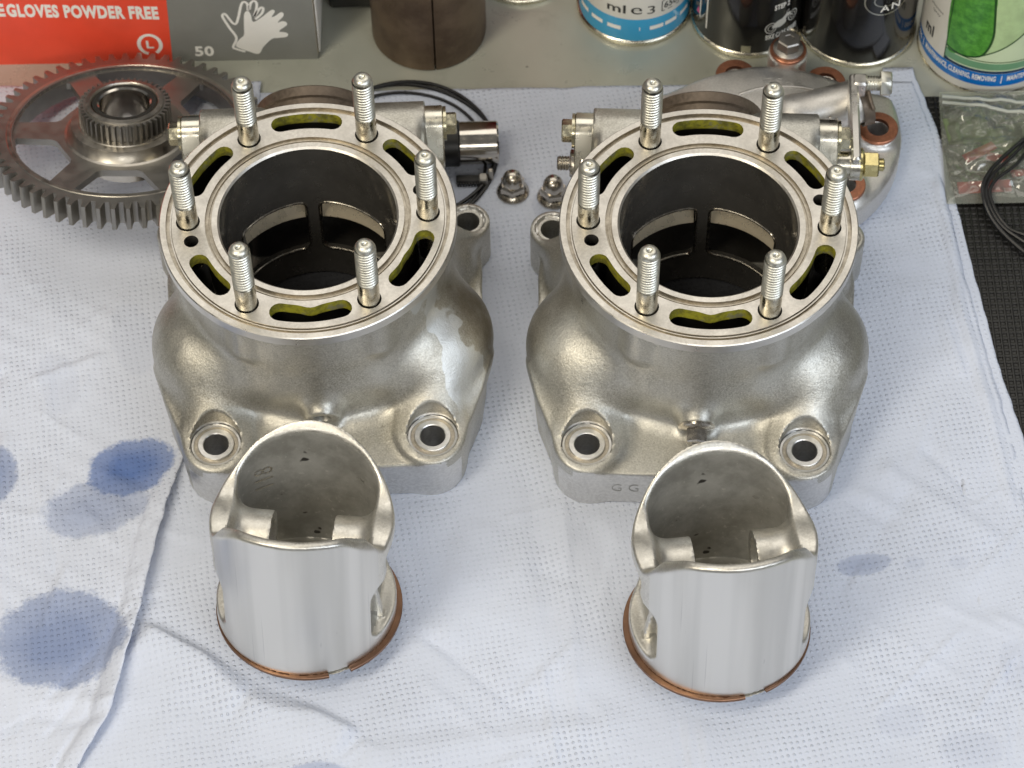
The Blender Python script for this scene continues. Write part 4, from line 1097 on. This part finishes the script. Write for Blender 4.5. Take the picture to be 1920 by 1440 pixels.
t, R = can("spray_can", "black spray can printed BIKE CARE SERIES with a small motorcycle drawing", 105.0, 193.0, 24.3, [(150, 'can_black')])
F = on_can(R, FA(t))
bk = fit_text("BIKE CARE SERIES", 4.0, 8.5, 24.5, 10.5, .03)
st2 = fit_text("STEP 2", 4.2, 11.5, 19.0, 28.0, .03)
printed("printed_words", [bk, st2], F, MAT['white_ink'], t)
bike = [stroke_shape(arc_pts(10.6, 17.4, 2.5, 3.0, 0, 360, 24), .45), stroke_shape(arc_pts(21.5, 20.0, 2.5, 3.0, 0, 360, 24), .45), stroke_shape(arc_pts(10.6, 17.4, 1.4, 1.7, 0, 360, 16), .3), stroke_shape(arc_pts(21.5, 20.0, 1.4, 1.7, 0, 360, 16), .3),
        poly_shape(smooth_pts([(11, 17.5), (13, 20.6), (15.5, 21.4), (18, 23.4), (20, 23.2), (19.4, 21.8), (17.6, 20.6), (17.8, 18.2), (15, 16.6), (13, 17.0)], 3)), stroke_shape([(18.5, 23), (20, 21.5), (21.5, 20)], .5), stroke_shape([(17.6, 23.2), (18.2, 24.6), (19.2, 25)], .4)]
printed("printed_motorcycle", bike, F, MAT['can_white'], t)
printed("white_line", [stroke_shape([(-19.0, z) for z in (9, 15, 22, 30, 45)], .7), stroke_shape([(-23.8, z) for z in (12, 20, 30, 45)], .8)], F, MAT['white_ink'], t)
printed("pink_mark", [poly_shape([(-26.6, 13.0), (-24.2, 13.4), (-25.2, 17.5)])], F, MAT['pink'], t)
printed("bare_seam", [poly_shape([(-2.4, 3.4), (1.6, 3.4), (1.6, 7.6), (-2.4, 7.6)], 1.0)], on_can(R, FA(t) + 2, .05), MAT['rim'], t)

t, R = can("spray_can", "plain glossy black spray can between the motorcycle can and the green leaf can", 151.3, 187.0, 25.0, [(150, 'can_black')])
F = on_can(R, FA(t))
printed("printed_ring", [stroke_shape(arc_pts(12.5, 41.5, 10.0, 9.0, 0, 360, 48), .6), stroke_shape(arc_pts(12.5, 41.5, 6, 4, 20, 330, 30), .5)], F, MAT['rim'], t)
printed("printed_words", [fit_text("A", 5.5, 9.5, 13.5, 34.5, .01), fit_text("N", 5.5, 14.5, 18.5, 34.9, .01)], F, MAT['white_ink'], t)

t, R = can("spray_can", "white spray can with green leaf picture and blue band, behind the plastic bag", 206.0, 175.0, 29.2, [(5.4, 'can_white'), (13.2, 'can_blue'), (150, 'can_white')], rim=(1.4, .3))
F = on_can(R, FA(t))
ms = [fit_text("MAINTENANCE, CLEANING, REMOVING", 4.3, -29.0, 7.0, 8.0, .03), fit_text("MAINTENANCE, CLEANING", 4.3, 11.8, 36, 8.0, .03), fit_text("REMOVING", 4.3, -43.5, -34.0, 8.0, .03), stroke_shape([(9.4, 7.2), (9.4, 9), (9.4, 12.0)], .35), stroke_shape([(-31.6, 7.2), (-31.6, 9), (-31.6, 12.0)], .35)]
printed("printed_words", ms, F, MAT['white_ink'], t)
printed("printed_volume", [fit_text("ml", 9.0, -31.5, -25.0, 18.5, .03), fit_text("protective", 2.0, -29.5, -21.0, 36.0, 0), fit_text("spray", 2.0, -28, -22.5, 33.2, 0)], F, MAT['black_ink'], t)
f0, f1, f2, f3, f4, f5 = (on_can(R, FA(t), d) for d in (.04, .07, .10, .13, .16, .19))
X0 = -16.8
printed("picture_ground", [poly_shape([(X0, 13.4), (60, 13.4), (60, 70), (X0 + 1, 70)], 2.5)], f0, MAT['leaf_cream'], t)
printed("navy_strip", [poly_shape([(X0, 13.4), (60, 13.4), (60, 15.6), (X0, 15.6)], 1.5)], f1, MAT['can_navy'], t)
printed("green_strip", [poly_shape([(X0, 15.6), (60, 15.6), (60, 20.5), (X0, 20.5)], 2)], f1, MAT['leaf_band'], t)
leaf = smooth_pts([(X0 + .2, 22.5), (-9, 21.4), (-2, 23.6), (.8, 28), (2.2, 36), (1.6, 46), (0, 62), (X0 + .2, 62)], 5)
pale = smooth_pts([(-3, 22.5), (7, 29), (15, 37), (22, 48), (25, 62), (14, 66), (1, 62), (2.5, 45), (2, 32)], 5)
printed("pale_leaf", [poly_shape(pale, 2.5)], f1, MAT['leaf_pale'], t)
printed("leaf_outline", [stroke_shape(smooth_pts([(-3, 22.5), (7, 29), (15, 37), (22, 48), (25, 62)], 6, False), .7), stroke_shape(smooth_pts([(X0 + .2, 22.1), (-9, 21.0), (-1.7, 23.2), (1.2, 28), (2.6, 36), (2.0, 46), (.4, 62)], 6, False), 1.0)], f3, MAT['leaf_dark'], t)
printed("green_leaf", [poly_shape(leaf, 2.5)], f2, MAT['leaf'], t)
printed("picture_frame", [stroke_shape([(X0, z) for z in (13.4, 25, 40, 60)], .5), stroke_shape([(X0 + 1.5 * i, 20.6) for i in range(46)], .45)], f4, MAT['leaf_dark'], t)

t, R = can("spray_can", "spray can far back of which only the rounded bottom rim shows behind the steel sleeve", 7.5, 225.0, 23.5, [(150, 'can_red')])

# ================================================================== CYLINDER HEAD
hd = thing("cylinder_head", "cast aluminium cylinder head with pipe stub and copper washers behind right cylinder", "cylinder head", (109, 116, .2))
WP = [(43.0, -4.5, 17.5), (27.5, -32.0, 15.5), (24.0, 23.5, 14.0), (8.2, 31.5, 26.0), (-13.0, 30.0, 12.0)]   # seats: x, y, height
def f_head(x, y, z):
    r = np.hypot(x, y)
    d = smax(r - 53.5, np.abs(z - 7) - 7.0, 3.0)
    d = smin(d, smax(smax(r - 49.0, np.abs(z - 10) - 10, 2), z - 24 + r * .22, 3), 5)
    d = smin(d, ell(x, y, z, (-2, 4, 10), (40, 40, 20)), 9)
    d = smax(d, y - 24.0 + np.clip(x, 0, 60) * .12 - np.clip(-x - 6, 0, 60) * -.10, 4)
    for a, b, h in WP: d = smin(d, smax(np.hypot(x - a, y - b) - 8.2, np.abs(z - h / 2) - h / 2, 1.0), 3.2)
    d = smin(d, cap3(x, y, z, (6, -9, 10), (7, -9, 32), 9.3), 2.5)
    d = smin(d, np.maximum(cap3(x, y, z, (7, -9, 32), (44, -1, 36.0), 9.0), x * .96 + y * .26 - 33.5), 1.6)
    d = np.maximum(d, -np.maximum(cap3(x, y, z, (18, -8.5, 32.8), (44, -1.5, 35.2), 6.6), 20 - x))
    for a, b, h in WP: d = np.maximum(d, -(np.hypot(x - a, y - b) - 4.4)) if h < 25 else d
    # room for the cylinder's spigot and lug
    d = smax(d, -cap3(x, y, z, (-33, -38, 44), (-33, -10, 52), 25), 2); d = smax(d, -(np.hypot(x - 27, y + 62) - 13), 1)
    d = smax(d, -rbox(x, y, z, (-34, -52, 50), (52, 24, 30), 3), 2)
    return np.maximum(d, -z)
V, Q = sdf_mesh(f_head, (-56, -56, -1), (56, 56, 46), 1.0)
link("head_casting", mesh_np("head_casting", V, Q, [MAT['head']]), hd)
v, f = text_shape("OSAK", 6.0, .01, 1.1)
mb = MB(); vv = [( -4 + a, 10.5 + b * .9) for a, b in v]
def head_top(px, py):
    z = np.linspace(46, 0, 240); F0 = f_head(np.full(240, px), np.full(240, py), z); i = np.argmax(F0 < 0); return z[i]
P2, T2 = np.array(vv), f
mb.add([(a, b, head_top(a, b) + .25) for a, b in P2], T2); mb.build("raised_letters", MAT['head'], hd, smooth=False, recalc=False)
mb = MB(); mb.tube([(a, b, head_top(a, b) + .1) for a, b in smooth_pts([(-14, 6), (-2, 9), (14, 9.5), (22, 8)], 6, False)], .8, 8); mb.build("cast_ridge", MAT['head'], hd)
mb = MB(); Mc = frame_to((36.0, -3.7, 34.4), (.96, .26, .09)); mb.lathe([(8.9, -3), (9.4, -3), (9.4, 1.5), (8.9, 1.5)], 40, 0, Mc); 
mb.tube([tuple((Mc @ Vector((11 * math.cos(a), 11 * math.sin(a), .5 + .3 * math.sin(5 * a))))[:]) for a in np.linspace(-.4, 2.6, 24)], .9, 8); mb.build("hose_clip", MAT['spigot'], hd)
for k, (a, b, h) in enumerate(WP):
    lab = ["copper washer on the right edge of the cylinder head, its hole in full view", "copper washer low on the cylinder head, half hidden by right cylinder's lever nut", "copper washer behind the cylinder head's pipe stub", None, "copper washer at the left back of the cylinder head"][k]
    mw = MB(); mw.lathe([(4.5, 0), (8.0, 0), (8.3, .3), (8.3, 1.5), (8.0, 1.8), (4.5, 1.8)], 40, 0, Matrix.Translation((0, 0, 0)), loop=True)
    if lab:
        o = mw.build("copper_washer", MAT['copper']); o.location = ((109 + a) * S, (116 + b) * S, (h + .3) * S); tag(o, lab, "washer", "copper washers on the cylinder head")
    else:
        bo = thing("flange_bolt", "dark hexagon bolt with copper washer standing in the back of the cylinder head", "bolt", (109 + a, 116 + b, h + .3))
        mw2 = MB(); mw2.lathe([(3, 0), (7.4, 0), (7.6, .3), (7.6, 1.2), (7.3, 1.5), (3, 1.5)], 40, 0, loop=True); mw2.build("sealing_washer", MAT['copper'], bo)
        mb = MB(); hex_head(mb, Matrix.Translation((0, 0, 1.5)), 5.0, 5.6, 0, 6.3, 1.4, a0=.3); mb.build("bolt_head", MAT['steel'], bo)

# ================================================================== SMALL PARTS
def acorn(label, x, y, rz):
    t = thing("acorn_nut", label, "dome nut", (x, y, .05), rz, "dome nuts between the cylinders")
    mb = MB(); mb.lathe([(3.2, 0), (6.5, 0), (6.8, .5), (6.6, 1.1), (5.7, 2.1), (5.2, 2.6)], 40, 0); mb.build("flange", MAT['nut'], t)
    mb = MB(); mb.rings([hexring(5.55, 1.6), hexring(5.55, 5.6), hexring(5.0, 6.7)], 0, None, False, True); mb.build("hexagon", MAT['nut'], t, smooth=False)
    mb = MB(); mb.lathe([(4.3, 6.2), (4.35, 7.0), (4.15, 9.0), (3.5, 10.8), (2.3, 12.1), (1.0, 12.6), (.01, 12.7)], 36, 0); mb.build("dome", MAT['nut'], t)
    return t
acorn("dome nut beside the polished pin, standing clear of the right cylinder", 2.0, 96.6, .5)
acorn("dome nut partly hidden behind the left rim of right cylinder", 18.6, 93.6, .15)

pn = thing("piston_pin", "polished hollow steel piston pin lying behind left cylinder's right side", "piston pin", (-25, 115.5, 9.1), .02)
mb = MB(); M = frame_to((-21.5, 0, 0), (1, 0, 0))
mb.lathe([(5.6, 0), (8.3, 0), (8.9, .7), (8.9, 42.3), (8.4, 43), (6.2, 43), (5.6, 42.2)], 56, 0, M, loop=True); mb.build("pin_body", MAT['steel_bright'], pn)
mb = MB(); mb.lathe([(8.92, 18.2), (9.6, 18.9), (9.6, 26.4), (8.92, 27.1)], 56, 0, M); mb.build("dark_collar", MAT['rubber'], pn)

rg = []
for cx, cy, R, w, z, lab in ((-43, 116.5, 38.3, .85, .9, "largest black rubber ring lying around the piston pin"), (-45.5, 113.2, 37.2, .7, 1.0, "thin black rubber ring lying just inside the largest ring"), (-41.8, 118.5, 36.6, .8, 1.8, "black rubber ring lying uppermost of the three rings by the pin")):
    mb = MB(); n = 96
    pth = [(cx + (R + .7 * math.sin(3 * a + cx)) * math.cos(a), cy + (R + .7 * math.sin(2 * a + cy)) * math.sin(a), z + .25 * math.sin(4 * a)) for a in (2 * PI * i / n for i in range(n))]
    mb.tube(pth, w, 10, 0, True); tag(mb.build("sealing_ring", MAT['cord']), lab, "rubber ring", "rubber rings around the piston pin")
wd = thing("rubber_bung", "flat black toothed rubber strip poking out below the polished pin", "rubber strip", (-16.5, 102.5, .1))
mb = MB(); mb.box((0, 0, 1.2), (4.8, 1.9, 1.2), bev=.4); mb.build("strip", MAT['rubber'], wd)
mb = MB()
for i in range(8): mb.box((-4.0 + i * 1.15, -2.25, 1.0), (.3, .45, .8))
tag(mb.build("teeth", MAT['rubber'], wd, smooth=False), kind='stuff')
cl = thing("steel_clip", "small grey steel clip standing beside the dome nut and the polished pin", "steel clip", (-7.0, 103.5, .1))
mb = MB(); mb.box((0, 0, 3.2), (1.1, .9, 3.2), bev=.4); mb.build("upright", MAT['steel_edge'], cl)
mb = MB(); mb.box((-3.1, -1.8, 2.2), (1.9, 2.0, 2.2), bev=.5); mb.build("foot", MAT['steel'], cl)

# ================================================================== PLASTIC BAG, CABLE
pb = thing("plastic_bag", "clear resealable plastic bag of small parts lying on the black rubber mat", "plastic bag", (0, 0, 0))
def bag_sheet(zf, x0, x1, y0, y1, n, name, m, thick=0.0):
    u = np.linspace(0, 1, n); X, Y = np.meshgrid(x0 + (x1 - x0) * u, y0 + (y1 - y0) * u)
    X = X + (1 - (X - x0) / (x1 - x0)) * (Y - y0) * .045 ; Z = zf(X, Y)
    V = np.stack([X, Y, Z], -1).reshape(-1, 3); i = np.arange((n - 1) * n).reshape(n - 1, n)[:, :-1].ravel()
    Q = np.stack([i, i + 1, i + n + 1, i + n], 1); return link(name, mesh_np(name, V, Q, [MAT[m]], sharp=70), pb)
def crumple(x, y, k): return sum(np.abs(vnoise(x, y, s, 60 + k + j)) * h for j, (s, h) in enumerate(((34, 2.6), (17, 1.6), (9, .8))))
edge = lambda x, y: np.clip(np.minimum(np.minimum(x - 180, y - 86) / 9, 1), 0, 1) * np.clip((141 - y) / 10 + .15, 0, 1)
lift = lambda y: np.clip((y - 136) / 7, 0, 1) ** 2 * 2.5
bag_sheet(lambda x, y: .25 + 1.4 * edge(x, y) * crumple(x, y, 0) * .25 + lift(y), 179.6, 246, 86, 143.5, 70, "back_film", 'film')
top_z = lambda x, y: .6 + edge(x, y) * (2.0 + 1.9 * crumple(x, y, 3)) + lift(y)
bag_sheet(top_z, 179.6, 246, 86, 143.5, 110, "front_film", 'film')
for k, (ya, yb) in enumerate(((141.6, 133.5), (139.0, 121.5))):
    mb = MB(); P = [(183.2 + i * 2.2, ya + (yb - ya) * i / 28 - .0, float(top_z(np.array([183.2 + i * 2.2]), np.array([ya + (yb - ya) * i / 28]))[0]) + .35) for i in range(29)]
    mb.tube(P, .75, 8); mb.build("zip_seal", MAT['seal'], pb)
CT = [(196, 112, 1.6, 7.5, 2.2, .5, 'red_plastic', "strip"), (203, 108.5, 1.6, 4.5, 2.0, -.3, 'red_plastic', "strip"), (214, 101, 1.5, 6.5, 1.7, .15, 'red_plastic', "strip"), (192, 124, 1.2, 9, 7, .1, 'green_paper', "card"), (210, 118, 1.3, 12, 8, .3, 'green_paper', "card"), (196, 94, 1.2, 11, 3, .05, 'red_plastic', "strip"), (222, 110, 1.3, 8, 9, .5, 'green_paper', "card")]
for x, y, z, a, b, rz, m, nm in CT:
    mb = MB(); mb.box((0, 0, 0), (a, b, .5), bev=.3); o = mb.build("red_part" if m == 'red_plastic' else "olive_card", MAT[m])
    o.location = (x * S, y * S, (z + .1 * (len(COL.objects) % 5)) * S); o.rotation_euler[2] = rz; nm = "red" if m == 'red_plastic' else "olive"
    tag(o, f"{nm} {'plastic piece' if nm == 'red' else 'printed card'} inside the clear bag {'nearest its left edge' if x < 194 else 'near its lower edge' if y < 100 else 'right of the cable loop' if x > 212 else 'in its middle, lying higher' if y > 110 else 'in its middle, lying lower'}", "plastic part" if nm == "red" else "card", "small parts inside the plastic bag")
cb = thing("black_cable", "coil of thin black cable looping over the plastic bag at the right edge", "cable", (0, 0, 0))
for k, (dx, dy, dz, w) in enumerate(((0, 0, 8.2, .9), (1.6, -1.2, 7.4, .8), (3.4, -4.5, 6.6, .8))):
    P = [(240, 126 + dy, dz), (222, 119 + dy * .6, dz + 1), (206 + dx, 106 + dy, dz), (196.5 + dx, 95 + dy * .3, dz - .6), (194.0 + dx * .9, 86, dz - 2.0), (198 + dx * 1.4, 74 - k * .5, dz - 5.0 if k else 2.5), (208 + dx * 1.6, 61 + k * 2.2, .9 + .9 * k), (222 + dx, 47 + k * 4, .8 + .8 * k), (242, 30 + k * 5, .8 + .8 * k)]
    P3 = []
    A = np.array(P); m = len(A)
    for i in range(m - 1):
        p0, p1, p2, p3 = A[max(i - 1, 0)], A[i], A[i + 1], A[min(i + 2, m - 1)]
        for j in range(8):
            q = j / 8; P3.append(.5 * ((2 * p1) + (-p0 + p2) * q + (2 * p0 - 5 * p1 + 4 * p2 - p3) * q * q + (-p0 + 3 * p1 - 3 * p2 + p3) * q ** 3))
    mb = MB(); mb.tube(P3, w, 10); mb.build("strand", MAT['cord'], cb)
